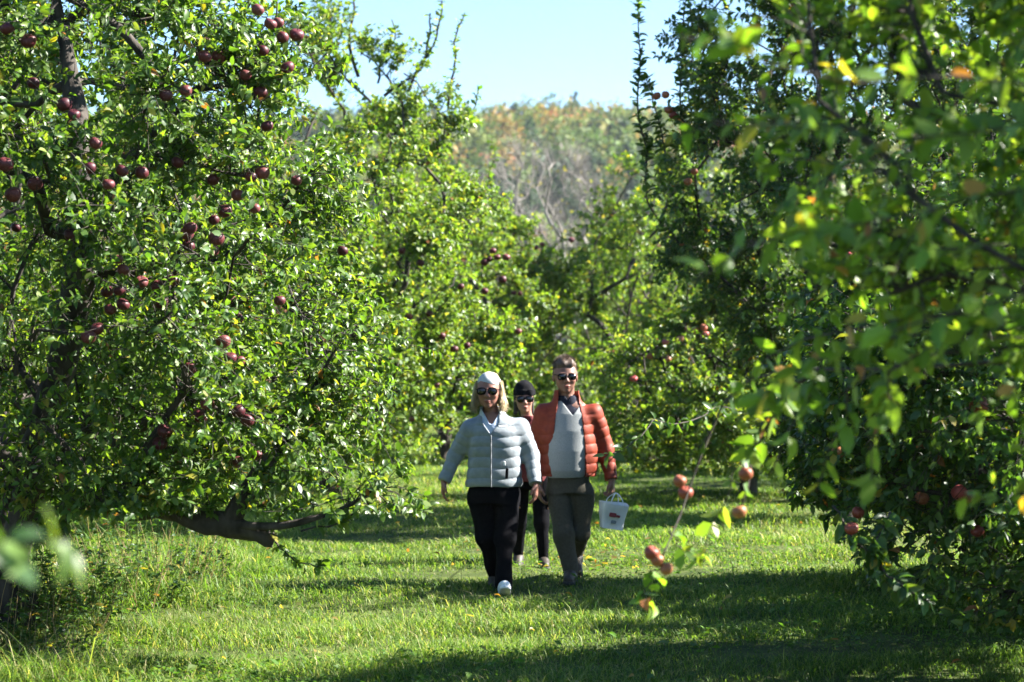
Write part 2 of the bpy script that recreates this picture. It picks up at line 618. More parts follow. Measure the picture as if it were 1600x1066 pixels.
# ------------------------------------------------------------------ where the apples hang (photo pixel of each apple, by cluster)
# (tree, diameter, colour, cluster phrase, [(px, py[, distance])...])
RED, PINK, ORANGE = 'dark red', 'pink red', 'orange red'
CL = [
    ('A', .080, RED, 'beside the sky at the top of the near left tree', [(402, 15), (422, 37), (434, 35), (441, 58), (463, 54)]),
    ('A', .078, RED, 'just under the topmost bunch of the near left tree', [(410, 79), (449, 105), (383, 117)]),
    ('A', .080, RED, 'hanging side by side high in the near left tree', [(319, 88), (341, 88)]),
    ('A', .075, RED, 'below the upper right bunch of the near left tree', [(407, 145), (417, 197)]),
    ('A', .070, RED, 'half hidden high in the middle of the near left tree', [(259, 149), (290, 142)]),
    ('A', .078, RED, 'sunlit beside the dark gap of the near left tree', [(115, 179), (149, 224), (140, 263)]),
    ('A', .076, RED, 'in a shaded row above the grey twig', [(190, 267), (221, 270), (277, 254), (169, 288)]),
    ('A', .078, RED, 'in the bunch right of the grey twig', [(392, 276), (410, 270), (463, 282), (371, 305)]),
    ('A', .076, RED, 'hanging singly below the right hand bunch', [(398, 326)]),
    ('A', .078, RED, 'in the trio at the end of the grey twig', [(334, 344), (351, 330), (333, 281)]),
    ('A', .080, RED, 'at the left edge near the blurred leaf', [(10, 44), (44, 64), (51, 130), (100, 163)]),
    ('A', .082, RED, 'in deep shade at the far left edge', [(8, 257), (20, 304), (54, 288), (25, 356)]),
    ('A', .080, RED, 'in the heavy bunch in the middle of the near left tree', [(292, 365), (294, 384), (338, 373), (333, 393), (297, 357)]),
    ('A', .074, RED, 'alone against the dark upright limb', [(111, 367)]),
    ('A', .080, RED, 'in the big bunch right of the dark upright limb', [(182, 404), (192, 422), (221, 441), (246, 448), (270, 438)]),
    ('A', .078, RED, 'at the lower left of the big bunch', [(187, 454), (167, 456), (192, 476), (172, 484), (252, 473)]),
    ('A', .076, RED, 'in the pair in bright leaves of the near left tree', [(360, 470), (370, 498)]),
    ('A', .070, RED, 'alone among bright leaves right of the pair', [(437, 470)]),
    ('A', .076, RED, 'lit from the right low beside the dark limb', [(152, 514), (138, 527)]),
    ('A', .078, RED, 'in the string halfway down the sunny side', [(349, 534), (360, 559), (375, 565), (297, 577)]),
    ('A', .086, RED, 'in the low bunch above the drooping limb', [(314, 650), (324, 632), (257, 674), (250, 693)]),
    ('A', .090, RED, 'in the large pair low on the sunny side', [(373, 643), (386, 657)]),
    ('A', .080, RED, 'alone at the right edge of the near left tree', [(535, 392)]),
    ('A', .078, RED, 'just above the sawn end of the drooping limb', [(402, 712), (372, 722)]),
    ('B', .098, RED, 'in the bunch right of centre on the second left tree', [(757, 410), (770, 392), (777, 402), (791, 402), (765, 405)]),
    ('C', .10, RED, 'in the pair against the bare tree', [(838, 387), (847, 382)]),
    ('C', .10, RED, 'alone in front of the bare grey branches', [(893, 375)]),
    ('C', .10, RED, 'in the tight pair over the middle of the lane', [(803, 458), (812, 459)]),
    ('B', .098, RED, 'left of the tight pair on the second left tree', [(757, 455), (720, 448), (785, 437)]),
    ('B', .098, RED, 'in the dark row above the grey jacketed woman', [(640, 495), (670, 490), (686, 482)]),
    ('B', .098, RED, 'scattered above the headband of the woman', [(810, 518), (710, 546), (730, 540), (690, 525)]),
    ('B', .098, RED, 'scattered on the upper left of the second left tree', [(628, 392), (657, 411), (576, 481)]),
    ('B', .080, RED, 'low beside the elbow of the grey jacketed woman', [(683, 602), (571, 622), (643, 655)]),
    ('D', .092, ORANGE, 'in the bunch high on the tall right tree', [(1040, 148), (1045, 172), (1052, 180), (1026, 150)]),
    ('D', .088, ORANGE, 'in the pair below the high orange bunch', [(1085, 268), (1075, 284)]),
    ('E', .095, PINK, 'in the sunlit row on the low tree right of the man', [(1075, 514), (1086, 517), (1099, 512), (1063, 530), (1040, 535), (1103, 522)]),  # pink for red here and below, sunlight put into the colour
    ('E', .095, PINK, 'on the sunny side of the low tree beside the man', [(1015, 557), (990, 592), (1044, 561)]),
    ('K', .074, PINK, 'shining in the middle of the right hand trees', [(1297, 348)]),
    ('K', .068, PINK, 'below the shining one in the right hand trees', [(1328, 400)]),
    ('G', .092, ORANGE, 'lit at the right edge among dark leaves', [(1547, 666), (1530, 634)]),
    ('G', .092, PINK, 'in shade low at the right edge', [(1512, 776), (1499, 770)]),  # pink lightens these shaded apples, brightness put into their colour
    ('G', .082, ORANGE, 'low on the skirt of the right hand tree', [(1440, 779), (1310, 706), (1527, 830)]),
    ('G', .074, ORANGE, 'at the rusty leaves above the dangling twig', [(1340, 801), (1330, 826)]),
    ('F', .058, ORANGE, 'blurred in the foreground right of the lane', [(1165, 741, 7.6), (1155, 800, 7.6)]),
    ('F', .056, ORANGE, 'halfway up the thin hanging twig', [(1062, 752, 8.1), (1071, 770, 8.1)]),
    ('F', .060, ORANGE, 'at the tip of the thin hanging twig', [(1018, 864, 7.9), (1027, 876, 7.9), (1041, 889, 7.9)]),
]


def ap_of(k):
    return [p for c in CL if c[0] == k for p in c[4]]


# ------------------------------------------------------------------ the orchard
tA = make_tree('A', (-3.05, 12.9), [(1.0, 1.75), (1.35, 2.05), (1.9, 2.25), (3.0, 2.05), (3.9, 1.75), (4.7, 1.1), (5.3, .3)], 11,
               ncl=460, nsh=9500, lps=17, L=0.054, pal=PAL_GREEN, hole=0.33, trunk_h=1.0, trunk_r=0.14, clear=ap_of('A'),
               limbs=[([(-3.05, 12.9, .35), P(60, 745, 12.5), P(160, 775, 12.2), P(270, 803, 12.0), P(350, 822, 11.9), P(428, 848, 11.9)], .115, .050),
                      ([P(365, 812, 11.9), P(385, 770, 11.9), P(410, 728, 11.95), P(445, 690, 12.1), P(470, 640, 12.3)], .060, .018),
                      ([(-3.0, 12.9, .9), P(95, 560, 12.7), P(125, 430, 12.6), P(135, 330, 12.6), P(120, 200, 13.0), P(95, 60, 13.2), P(80, -60, 13.2)], .06, .010),
                      ([P(130, 360, 12.6), P(200, 250, 12.5), P(300, 150, 12.4), P(400, 60, 12.4)], .04, .012),
                      ([P(345, 818, 11.9), P(440, 822, 11.8), P(520, 800, 11.8), P(590, 765, 11.8)], .030, .008)],
               sprouts=[([P(120, 770, 12.0), P(110, 800, 11.8), P(95, 835, 11.7), P(90, 870, 11.7)], 40, .006),
                        ([P(60, 740, 12.0), P(40, 790, 11.8), P(30, 840, 11.7), P(20, 900, 11.7)], 60, .007),
                        ([P(20, 720, 12.0), P(5, 780, 11.7), P(-5, 840, 11.6), P(-8, 890, 11.6)], 60, .007),
                        ([P(90, 740, 12.1), P(75, 790, 11.9), P(60, 820, 11.8), P(62, 860, 11.8)], 50, .006),
                        ([P(215, 780, 12.0), P(200, 770, 11.7), P(190, 785, 11.6), P(180, 812, 11.6)], 30, .005),
                        ([P(290, 800, 11.9), P(280, 770, 11.7), P(262, 765, 11.6), P(240, 785, 11.6)], 34, .005),
                        ([P(330, 812, 11.9), P(322, 770, 11.7), P(308, 750, 11.6), P(300, 775, 11.55)], 34, .005),
                        ([P(420, 840, 11.9), P(445, 800, 11.8), P(470, 780, 11.75), P(500, 790, 11.7)], 40, .005),
                        ([P(390, 770, 11.9), P(430, 740, 11.8), P(470, 735, 11.7), P(500, 760, 11.7)], 44, .005),
                        (([P(400, 200, 12.3), P(412, 110, 12.2), P(425, 40, 12.2), P(430, -30, 12.2)]), 30, .008),
                        ([P(160, 290, 11.6), P(195, 300, 11.5), P(235, 328, 11.4), P(248, 345, 11.4)], 6, .007),
                        ([P(430, 846, 11.9), P(450, 868, 11.85), P(478, 880, 11.8), P(508, 885, 11.8)], 34, .006),
                        ([P(470, 830, 11.8), P(540, 812, 11.8), P(580, 780, 11.8), P(600, 740, 11.8)], 34, .006)])
tag(tA, 'large apple tree full of dark red apples with a low drooping sawn limb', 'tree', 'apple trees of the left row')

tA2 = make_tree('A2', (-4.5, 19.2), [(1.0, 1.6), (1.6, 2.2), (3, 2.4), (4.4, 1.8), (5.4, .8), (5.9, .2)], 23, ncl=200, nsh=2200, lps=18, L=0.080, lod=1, pal=PAL_GREEN, trunk_r=.12)
tag(tA2, 'apple tree mostly hidden behind the near left tree with the drooping limb', 'tree', 'apple trees of the left row')

tB = make_tree('B', (-2.35, 27.3), [(0.5, 1.7), (1.2, 2.35), (2.4, 2.5), (3.6, 2.25), (4.5, 1.85), (5.2, 1.4), (5.8, .8), (6.3, .3)], 37, ncl=380, nsh=5000, lps=18, L=0.074, lod=1, pal=PAL_BRIGHT, hole=0.30, trunk_r=.13, clear=ap_of('B'), up=.7,
               sprouts=[([P(640, 140, 27), P(660, 95, 27), P(685, 50, 27), P(690, 0, 27)], 46, .022),
                        ([P(700, 170, 27), P(708, 110, 27), P(712, 60, 27), P(726, 20, 27)], 54, .018),
                        ([P(560, 120, 27), P(545, 70, 27), P(552, 20, 27), P(548, -40, 27)], 36, .024),
                        ([P(600, 150, 27), P(655, 110, 27), P(668, 70, 27), P(672, 20, 27)], 40, .022),
                        ([P(590, 130, 27), P(600, 80, 27), P(618, 60, 27), P(612, 30, 27)], 46, .016),
                        ([P(735, 190, 27), P(742, 165, 27), P(745, 150, 27), P(750, 135, 27)], 26, .010),
                        ([P(580, 160, 27), P(530, 110, 27), P(500, 60, 27), P(490, 20, 27)], 70, .018)])
tag(tB, 'bright leafy apple tree behind the woman in grey with shoots against the sky', 'tree', 'apple trees of the left row')

tC = make_tree('C', (-1.15, 36.0), [(0.6, 1.6), (1.4, 2.1), (2.6, 2.15), (3.5, 1.6), (4.3, .8), (4.8, .2)], 41, ncl=260, nsh=2800, lps=18, L=0.085, lod=1, pal=PAL_BRIGHT, trunk_r=.12, clear=ap_of('C'), up=.7,
               sprouts=[([P(770, 330, 36), P(765, 280, 36), P(772, 240, 36), P(768, 215, 36)], 60, .016), ([P(820, 420, 36), P(850, 400, 36), P(880, 372, 36), P(900, 362, 36)], 40, .014)])
tag(tC, 'smaller bright apple tree reaching over the lane in front of the bare tree', 'tree', 'apple trees of the left row')

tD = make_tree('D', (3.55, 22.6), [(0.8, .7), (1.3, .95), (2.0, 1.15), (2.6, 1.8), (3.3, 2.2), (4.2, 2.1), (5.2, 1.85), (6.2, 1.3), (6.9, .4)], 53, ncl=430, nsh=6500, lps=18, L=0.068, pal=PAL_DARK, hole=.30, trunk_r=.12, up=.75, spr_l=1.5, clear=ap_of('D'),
               sprouts=[([P(1010, 260, 22), P(1000, 170, 22), P(998, 80, 22), P(1001, -20, 22)], 110, .012),
                        ([P(1075, 220, 22), P(1062, 130, 22), P(1068, 60, 22), P(1072, -20, 22)], 90, .012),
                        ([P(1040, 240, 22), P(1030, 190, 22), P(1018, 150, 22), P(1010, 120, 22)], 70, .010),
                        ([P(1060, 380, 22), P(1020, 330, 22), P(1008, 270, 22), P(1012, 210, 22)], 90, .012),
                        ([P(1150, 640, 20.5), P(1050, 655, 18.0), P(985, 685, 16.2), P(945, 712, 15.7)], 44, .007)])
tag(tD, 'tall dark apple tree with upright shoots right of the man', 'tree', 'apple trees of the right row')

tE = make_tree('E', (2.95, 26.6), [(0.45, 1.5), (0.9, 1.9), (1.5, 1.8), (2.1, 1.2), (2.5, .6), (2.7, .2)], 61, ncl=200, nsh=2600, lps=18, L=0.074, lod=1, pal=PAL_BRIGHT, trunk_h=.6, trunk_r=.09, clear=ap_of('E'))  # leaf colours lightened in place of sun on the near side
tag(tE, 'low spreading apple tree with a sunlit row of red apples behind the man', 'tree', 'apple trees of the right row')

tF = make_tree('F2', (2.9, 36.5), [(0.5, 1.6), (1.4, 2.2), (2.8, 2.3), (4.0, 1.7), (5.0, .9), (5.6, .2)], 67, ncl=240, nsh=2300, lps=18, L=0.088, lod=1, pal=PAL_BRIGHT, trunk_r=.12, up=.7)  # lighter leaf palette puts sunlight into a crown lying in shade
tag(tF, 'dense green apple tree above the head of the man in the orange jacket', 'tree', 'apple trees of the right row')

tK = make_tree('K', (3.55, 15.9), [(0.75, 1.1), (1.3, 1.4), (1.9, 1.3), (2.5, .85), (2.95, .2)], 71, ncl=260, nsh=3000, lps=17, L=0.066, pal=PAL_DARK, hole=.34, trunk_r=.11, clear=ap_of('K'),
               sprouts=[([(3.5, 16.0, 2.2), (3.62, 15.95, 3.2), (3.6, 15.9, 4.0), (3.66, 15.9, 4.7)], 90, .014), ([(3.4, 15.7, 2.1), (3.35, 15.6, 3.0), (3.42, 15.55, 3.9), (3.4, 15.5, 4.4)], 80, .013),  # tall shoots added to carry the shadow band further left
                        ([(3.7, 15.6, 2.1), (3.8, 15.5, 3.1), (3.78, 15.45, 4.0), (3.85, 15.4, 4.6)], 80, .013)])
tag(tK, 'shaded apple tree between the tall dark tree and the right edge', 'tree', 'apple trees of the right row')

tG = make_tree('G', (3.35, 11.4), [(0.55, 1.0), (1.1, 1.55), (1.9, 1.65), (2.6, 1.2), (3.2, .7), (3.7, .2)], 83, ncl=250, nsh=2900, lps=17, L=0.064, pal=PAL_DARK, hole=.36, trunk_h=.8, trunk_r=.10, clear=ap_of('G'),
               sprouts=[([P(1390, 800, 10), P(1370, 850, 9.8), P(1395, 910, 9.7), P(1460, 940, 9.6)], 60, .007),
                        ([P(1300, 790, 10), P(1345, 850, 9.8), P(1370, 880, 9.8), P(1400, 925, 9.7)], 44, .006)])
tag(tG, 'dark apple tree at the right edge with orange apples and a dangling twig', 'tree', 'apple trees of the right row')

tH = make_tree('F', (2.55, 5.5), [(1.45, .8), (1.75, 1.5), (2.2, 1.9), (3.0, 1.9), (3.6, 1.2), (4.1, .3)], 97, ncl=180, nsh=2500, lps=13, L=0.062, pal=PAL_FORE, hole=.40, trunk_h=1.2, trunk_r=.06, clear=ap_of('F'), droop=.3,
               sprouts=[([(2.4, 6.2, 1.6), P(1330, 560, 7.0), P(1200, 600, 7.6), P(1120, 660, 8.0), P(1065, 745, 8.1), P(1048, 800, 8.0), P(1032, 850, 7.9), P(1030, 880, 7.9)], 8, .008),
                        ([P(1260, 590, 7.2), P(1200, 660, 7.5), P(1175, 720, 7.6), P(1158, 790, 7.6)], 24, .009),
                        ([P(1200, 640, 7.6), P(1150, 740, 7.8), P(1115, 810, 7.9), P(1100, 880, 7.9)], 16, .004),
                        ([P(1045, 830, 8.0), P(1060, 850, 8.0), P(1080, 862, 8.0), P(1098, 870, 8.0)], 9, .003),
                        ([P(1030, 880, 7.9), P(1020, 900, 7.9), P(1010, 925, 7.9), P(1015, 950, 7.9)], 8, .003),
                        ([(2.3, 5.8, 1.7), P(1420, 560, 6.2), P(1330, 640, 6.4), P(1290, 720, 6.5), P(1275, 770, 6.5)], 44, .006),
                        ([(2.3, 5.8, 1.8), P(1380, 540, 6.2), P(1260, 610, 6.5), P(1215, 690, 6.6), P(1205, 740, 6.6)], 48, .006),
                        ([(2.3, 5.8, 1.9), P(1330, 520, 6.4), P(1190, 570, 6.7), P(1120, 640, 6.8), P(1095, 700, 6.8)], 48, .006),
                        ([(2.3, 5.6, 1.9), P(1450, 540, 5.8), P(1400, 620, 6.0), P(1370, 700, 6.1), P(1362, 750, 6.1)], 44, .006),
                        ([(2.2, 5.3, 2.2), P(1400, 330, 5.2), P(1250, 360, 5.0), P(1120, 420, 5.0), P(1085, 440, 5.0)], 50, .006),
                        ([(2.2, 5.3, 2.3), P(1350, 120, 4.8), P(1200, 60, 4.7), P(1100, 40, 4.7), P(1065, 60, 4.7)], 50, .006),
                        ([(2.2, 5.2, 2.0), P(1500, 480, 5.0), P(1350, 540, 5.2), P(1230, 590, 5.4), P(1150, 660, 5.6)], 50, .005),
                        ([(2.2, 5.3, 2.3), P(1350, 200, 5), P(1220, 220, 5), P(1150, 200, 5), P(1105, 190, 5)], 50, .005)])
tag(tH, 'blurred apple tree whose leafy branches hang into the right foreground', 'tree', 'apple trees of the right row')

tI = make_tree('I', (-2.35, 3.3), [(1.0, .5), (1.5, .95), (2.1, 1.0), (2.7, .7), (3.1, .2)], 101, ncl=50, nsh=120, lps=12, L=0.056, pal=PAL_DARK, trunk_h=1.0, trunk_r=.06,
               sprouts=[([(-2.0, 3.3, 1.3), P(-150, 830, 3.2), P(-20, 850, 3.1), P(50, 855, 3.05), P(110, 842, 3.0)], 38, .006),
                        ([(-2.0, 3.3, 1.6), P(-120, 520, 3.1), P(-50, 520, 3.0), P(-14, 525, 3.0)], 9, .005),
                        ([(-2.0, 3.3, 2.0), P(-150, 90, 3.1), P(-60, 75, 3.0), P(-14, 92, 3.0)], 10, .005)])
tag(tI, 'out of focus apple branches poking in at the left edge close by', 'tree', 'apple trees of the left row')

# further trees of both rows: copies of the ones above, turned and scaled


def copy_tree(src, loc, rz, sc, label, group):
    r = src.copy()
    COL.objects.link(r)
    r.location = (loc[0], loc[1], -0.02)
    r.rotation_euler = (0, 0, rz)
    r.scale = (sc, sc, sc)
    for ch in src.children:
        c = ch.copy()
        COL.objects.link(c)
        c.parent = r
    r['label'] = label
    r['group'] = group
    return r


copy_tree(tK, (3.8, 13.9), 2.3, .78, 'small shaded apple tree low at the right between its taller neighbours', 'apple trees of the right row')
copy_tree(tF, (-0.9, 46.5), 2.1, .95, 'apple tree at the far end of the lane left of the bare tree', 'apple trees of the left row')
copy_tree(tF, (6.8, 31.0), 4.0, 1.1, 'apple tree of the next row showing at the top right corner', 'apple trees of the neighbouring rows')
copy_tree(tB, (-6.6, 25.0), 4.4, .95, 'apple tree of the next row showing through gaps at the upper left', 'apple trees of the neighbouring rows')
copy_tree(tC, (3.4, 46.0), 1.2, 1.15, 'apple tree at the far end of the lane right of the bare tree', 'apple trees of the right row')

# the bare tree at the end of the lane
tN = make_tree('N', (1.35, 55.0), [(2.0, .8), (3.2, 1.9), (4.8, 2.5), (6.2, 2.0), (7.2, .9), (7.8, .2)], 131, ncl=300, nsh=4200, lps=.06, L=0.13, lod=1, pal=[((.22, .20, .05), .6), ((.16, .17, .04), .4)],
               trunk_h=2.0, trunk_r=.17, bark=M_BARKPALE, name='bare_tree', hole=.1, up=.9, droop=.05, shoot_len=(.4, .9), offset=(-.55, 0))
tag(tN, 'bare grey tree with fine leafless twigs at the end of the lane', 'tree')

# yellowing bushes below the hill
tY = make_tree('Y', (-2.6, 62.0), [(1.2, 1.8), (2.5, 2.7), (4.2, 2.9), (5.6, 2.0), (6.6, .8), (7.0, .2)], 141, ncl=150, nsh=800, lps=16, L=0.17, lod=1, pal=PAL_BRIGHT, trunk_h=1.2, trunk_r=.14, name='broadleaf_tree')
tag(tY, 'pale green tree beyond the orchard, left of the bare tree', 'tree')
r = copy_tree(tY, (3.6, 68.0), 1.0, 1.0, 'yellow green tree beyond the orchard, behind and right of the bare tree', None or 'trees beyond the orchard')
r2_ = copy_tree(tY, (0.6, 82.0), 2.2, 1.06, 'pale tree beyond the orchard directly behind the bare tree', 'trees beyond the orchard')
tY['group'] = 'trees beyond the orchard'

# ------------------------------------------------------------------ apples
M_APPLE = {}


def apple_mat(name, c1, c2, c3):
    m, t, out = new_mat(name)
    tc = nd(t, 'ShaderNodeTexCoord')
    oi = nd(t, 'ShaderNodeObjectInfo')
    add = nd(t, 'ShaderNodeVectorMath', operation='ADD')
    t.links.new(tc.outputs['Object'], add.inputs[0])
    t.links.new(oi.outputs['Random'], add.inputs[1])
    n1 = nd(t, 'ShaderNodeTexNoise')
    n1.inputs['Scale'].default_value = 22.0
    n1.inputs['Detail'].default_value = 5.0
    t.links.new(add.outputs[0], n1.inputs['Vector'])
    rp = nd(t, 'ShaderNodeValToRGB')
    el = rp.color_ramp.elements
    el[0].position, el[0].color = .30, (*c1, 1)
    el[1].position, el[1].color = .75, (*c3, 1)
    x = el.new(.55)
    x.color = (*c2, 1)
    sh_ = nd(t, 'ShaderNodeMath', operation='MULTIPLY_ADD')
    t.links.new(oi.outputs['Random'], sh_.inputs[0])
    sh_.inputs[1].default_value = .34
    ad_ = nd(t, 'ShaderNodeMath', operation='ADD')
    t.links.new(n1.outputs[0], sh_.inputs[2])
    t.links.new(sh_.outputs[0], ad_.inputs[0])
    ad_.inputs[1].default_value = -.15
    t.links.new(ad_.outputs[0], rp.inputs[0])
    pb = nd(t, 'ShaderNodeBsdfPrincipled')
    pb.inputs['Roughness'].default_value = .5
    pb.inputs['Specular IOR Level'].default_value = .35
    t.links.new(rp.outputs[0], pb.inputs['Base Color'])
    t.links.new(pb.outputs[0], out.inputs[0])
    return m


M_APPLE[RED] = apple_mat('dark_red_apple', (.036, .005, .009), (.075, .009, .016), (.16, .05, .045))
M_APPLE[PINK] = apple_mat('pink_apple', (.36, .05, .06), (.42, .10, .09), (.45, .25, .13))
M_APPLE[ORANGE] = apple_mat('orange_apple', (.15, .022, .015), (.21, .050, .026), (.27, .12, .04))


def apple_mesh(col):
    rows, seg = 13, 18
    V, F = [], []
    for i in range(rows):
        th = math.pi * i / (rows - 1)
        r = .5 * math.sin(th) * (1 + .10 * math.cos(th))
        z = .46 * math.cos(th) - .13 * math.exp(-(th / .38) ** 2) + .07 * math.exp(-((math.pi - th) / .32) ** 2)
        for j in range(seg):
            p = 2 * math.pi * j / seg
            rr = r * (1 + .025 * math.cos(5 * p) * (th / math.pi))
            V.append((rr * math.cos(p), rr * math.sin(p), z))
    for i in range(rows - 1):
        for j in range(seg):
            a_, b_ = i * seg + j, i * seg + (j + 1) % seg
            F.append((a_, a_ + seg, b_ + seg, b_))
    F = np.array(F)
    g = Geo()
    g.add(np.array(V), F.ravel(), np.full(len(F), 4))
    K = 5
    st = np.stack([np.linspace(0, .06, K) ** 1.0, np.zeros(K), np.linspace(.30, .72, K)], -1)
    v, f, c = tube_chain(st, np.linspace(.028, .02, K), 5)
    g.add(v, f.ravel(), np.full(len(f), 4), None, 1)
    return g.mesh('apple', [M_APPLE[col], M_BARK])


AM = {c: apple_mesh(c) for c in M_APPLE}
ORD = {1: ['single'], 2: ['left', 'right'], 3: ['leftmost', 'middle', 'rightmost'], 4: ['leftmost', 'second', 'third', 'rightmost'],
       5: ['leftmost', 'second', 'third', 'fourth', 'rightmost'], 6: ['leftmost', 'second', 'third', 'fourth', 'fifth', 'rightmost']}
arng = random.Random(7)
cnt = {}
GN = {'A': 'dark red apples on the near left tree', 'B': 'small red apples on the second left tree', 'C': 'small red apples over the lane', 'D': 'orange apples on the tall right tree',
      'E': 'pink red apples on the low right tree', 'K': 'pink apples in the right hand trees', 'G': 'apples at the right edge', 'F': 'blurred orange apples in the right foreground'}
for key, dia, colr, phrase, pts in CL:
    i0 = cnt.get(key, 0)
    cnt[key] = i0 + len(pts)
    locs = APPLES[key][i0:i0 + len(pts)]
    pair = len(pts) == 2 and abs(pts[0][1] - pts[1][1]) > abs(pts[0][0] - pts[1][0])
    rank = sorted(range(len(pts)), key=lambda q: (pts[q][1] if pair else pts[q][0]))
    words_ = ['upper', 'lower'] if pair else ORD[len(pts)]
    for q, (p_, l_) in enumerate(zip(pts, locs)):
        o = mobj('apple', AM[colr])
        o.location = l_
        s_ = dia * arng.uniform(.84, 1.1)
        o.scale = (s_, s_, s_ * arng.uniform(.92, 1.05))
        o.rotation_euler = (arng.uniform(-.5, .5), arng.uniform(-.5, .5), arng.uniform(0, 6.28))
        wd = words_[rank.index(q)]
        if wd in ('second', 'third', 'fourth', 'fifth'):
            lab = f'{colr} apple, {wd} from left, {phrase}'
        else:
            lab = f'{wd} {colr} apple {phrase}'
        while len(lab.split()) > 16:
            lab = lab.replace(' the ', ' ', 1) if ' the ' in lab else lab.replace('hanging ', '')
        tag(o, lab, 'apple', GN[key])


# ------------------------------------------------------------------ grass, weeds, fallen leaves
rng = np.random.default_rng(5)
gn1, gn2, gn3 = Noise(1, 1.1), Noise(2, 4.0), Noise(3, 0.6)


def grass(n_target):
    # blades thin out and widen with distance
    Yb = np.linspace(8.5, 60, 400)
    dens = (11.0 / Yb) ** 1.55
    halfw = np.where(Yb < 36, 0.30 * Yb + 0.5, 0.30 * 36 + .5)
    wgt = dens * halfw
    cdf = np.cumsum(wgt) / wgt.sum()
    y = np.interp(rng.uniform(size=n_target), cdf, Yb)
    hw = np.minimum(0.30 * y + 0.5, 11.3)
    x = rng.uniform(-1, 1, n_target) * hw
    X = np.stack([x, y, 0 * x], -1)
    patch = gn1(X)
    fine = gn2(X)
    row = np.clip((np.abs(x - 0.25 + 0.02 * (y - 14)) - 1.9) / 1.0, 0, 1)
    leftrow = np.clip((-x - 1.75) / .7, 0, 1) * (y < 26)
    keep = rng.uniform(size=n_target) < np.clip(0.72 + 0.30 * fine + 0.2 * patch, 0.12, 1)
    x, y, patch, fine, row, leftrow = [q[keep] for q in (x, y, patch, fine, row, leftrow)]
    n = len(x)
    z = ground_z(x, y)
    tall = rng.uniform(size=n) < (0.015 + 0.05 * leftrow)
    h = (0.050 + 0.020 * patch + 0.018 * fine) * rng.uniform(0.5, 1.45, n) * (1 + 0.55 * row + .6 * leftrow)
    h = np.maximum(h, .02)
    h = np.where(tall, h * rng.uniform(1.3, 2.3, n), h)
    wd = 0.0024 * rng.uniform(0.7, 1.6, n) * (y / 11.0) ** 0.75
    th = rng.uniform(0, 2 * math.pi, n)
    lean = rng.uniform(0.3, 2.0, n) * h
    dx, dy = np.cos(th), np.sin(th)
    rot = th + math.pi / 2 + rng.uniform(-.7, .7, n)
    sx, sy = np.cos(rot) * wd, np.sin(rot) * wd
    b = np.stack([x, y, z - 0.01], -1)
    s = np.stack([sx, sy, 0 * sx], -1)
    m = b + np.stack([dx * lean * .3, dy * lean * .3, h * .62], -1)
    t = b + np.stack([dx * lean, dy * lean, h * np.where(lean > h * .8, .82, 1.0)], -1)
    V = np.stack([b - s, b + s, m + s * .8, m - s * .8, t], 1).reshape(-1, 3)
    k = np.arange(n)[:, None] * 5
    L = (k + np.array([[0, 1, 2, 3, 3, 2, 4]])).ravel()
    S = np.tile([4, 3], n)
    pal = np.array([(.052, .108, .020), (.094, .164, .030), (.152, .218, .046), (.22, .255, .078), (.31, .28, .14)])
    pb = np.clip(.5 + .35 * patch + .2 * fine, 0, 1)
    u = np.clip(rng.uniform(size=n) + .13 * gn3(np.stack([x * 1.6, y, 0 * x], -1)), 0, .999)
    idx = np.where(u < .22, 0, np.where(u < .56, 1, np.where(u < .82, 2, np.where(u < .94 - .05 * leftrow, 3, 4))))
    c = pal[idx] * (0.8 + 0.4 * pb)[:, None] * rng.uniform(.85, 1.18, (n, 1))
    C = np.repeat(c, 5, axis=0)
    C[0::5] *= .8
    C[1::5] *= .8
    return V, L, S, C


gg = Geo()
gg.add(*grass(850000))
# broad clover and dandelion leaves between the blades
n = 60000
y = 9 + 24 * rng.uniform(size=n) ** 1.5
x = rng.uniform(-1, 1, n) * (0.28 * y + .5)
X = np.stack([x, y, 0 * x], -1)
k = gn1(X + 11) + .6 * gn2(X + 4) > .0
x, y = x[k], y[k]
n = len(x)
p = np.stack([x, y, ground_z(x, y) + rng.uniform(.01, .075, n)], -1)
th = rng.uniform(0, 6.28, n)
d = np.stack([np.cos(th), np.sin(th), rng.uniform(-.1, .7, n)], -1)
nn = np.array([0, 0, 1.0]) + rng.normal(size=(n, 3)) * .35
big = rng.uniform(size=n) < .10
Ll = np.where(big, rng.uniform(.045, .075, n), rng.uniform(.018, .038, n))
c = pick_cols(rng, n, [((.06, .125, .022), .4), ((.085, .16, .028), .4), ((.12, .18, .04), .2)])
gg.add(*leaf_arrays(p, d, nn, Ll, c, rng, 1))
tag(mobj('grass', gg.mesh('grass', [M_GRASS])), 'green orchard grass with sunlit and shaded bands along the lane', 'grass', kind='stuff')

# yellow leaves fallen in the grass
n = 220
pt = np.concatenate([np.stack([rng.normal(.62, .28, 60), rng.normal(17.6, .55, 60)], -1), np.stack([rng.uniform(-3, 3, 160), rng.uniform(10.5, 26, 160)], -1)])
p = np.stack([pt[:, 0], pt[:, 1], ground_z(pt[:, 0], pt[:, 1]) + rng.uniform(.03, .10, n)], -1)
th = rng.uniform(0, 6.28, n)
d = np.stack([np.cos(th), np.sin(th), rng.uniform(-.3, .4, n)], -1)
c = pick_cols(rng, n, [((.24, .17, .05), .5), ((.20, .10, .035), .3), ((.22, .21, .07), .2)])
g2 = Geo()
g2.add(*leaf_arrays(p, d, np.array([0, 0, 1.0]) + rng.normal(size=(n, 3)) * .4, rng.uniform(.04, .07, n), c, rng, 0))
tag(mobj('fallen_leaves', g2.mesh('fallen_leaves', [M_LEAF])), 'yellow and rusty fallen leaves lying in the grass', 'fallen leaves', kind='stuff')


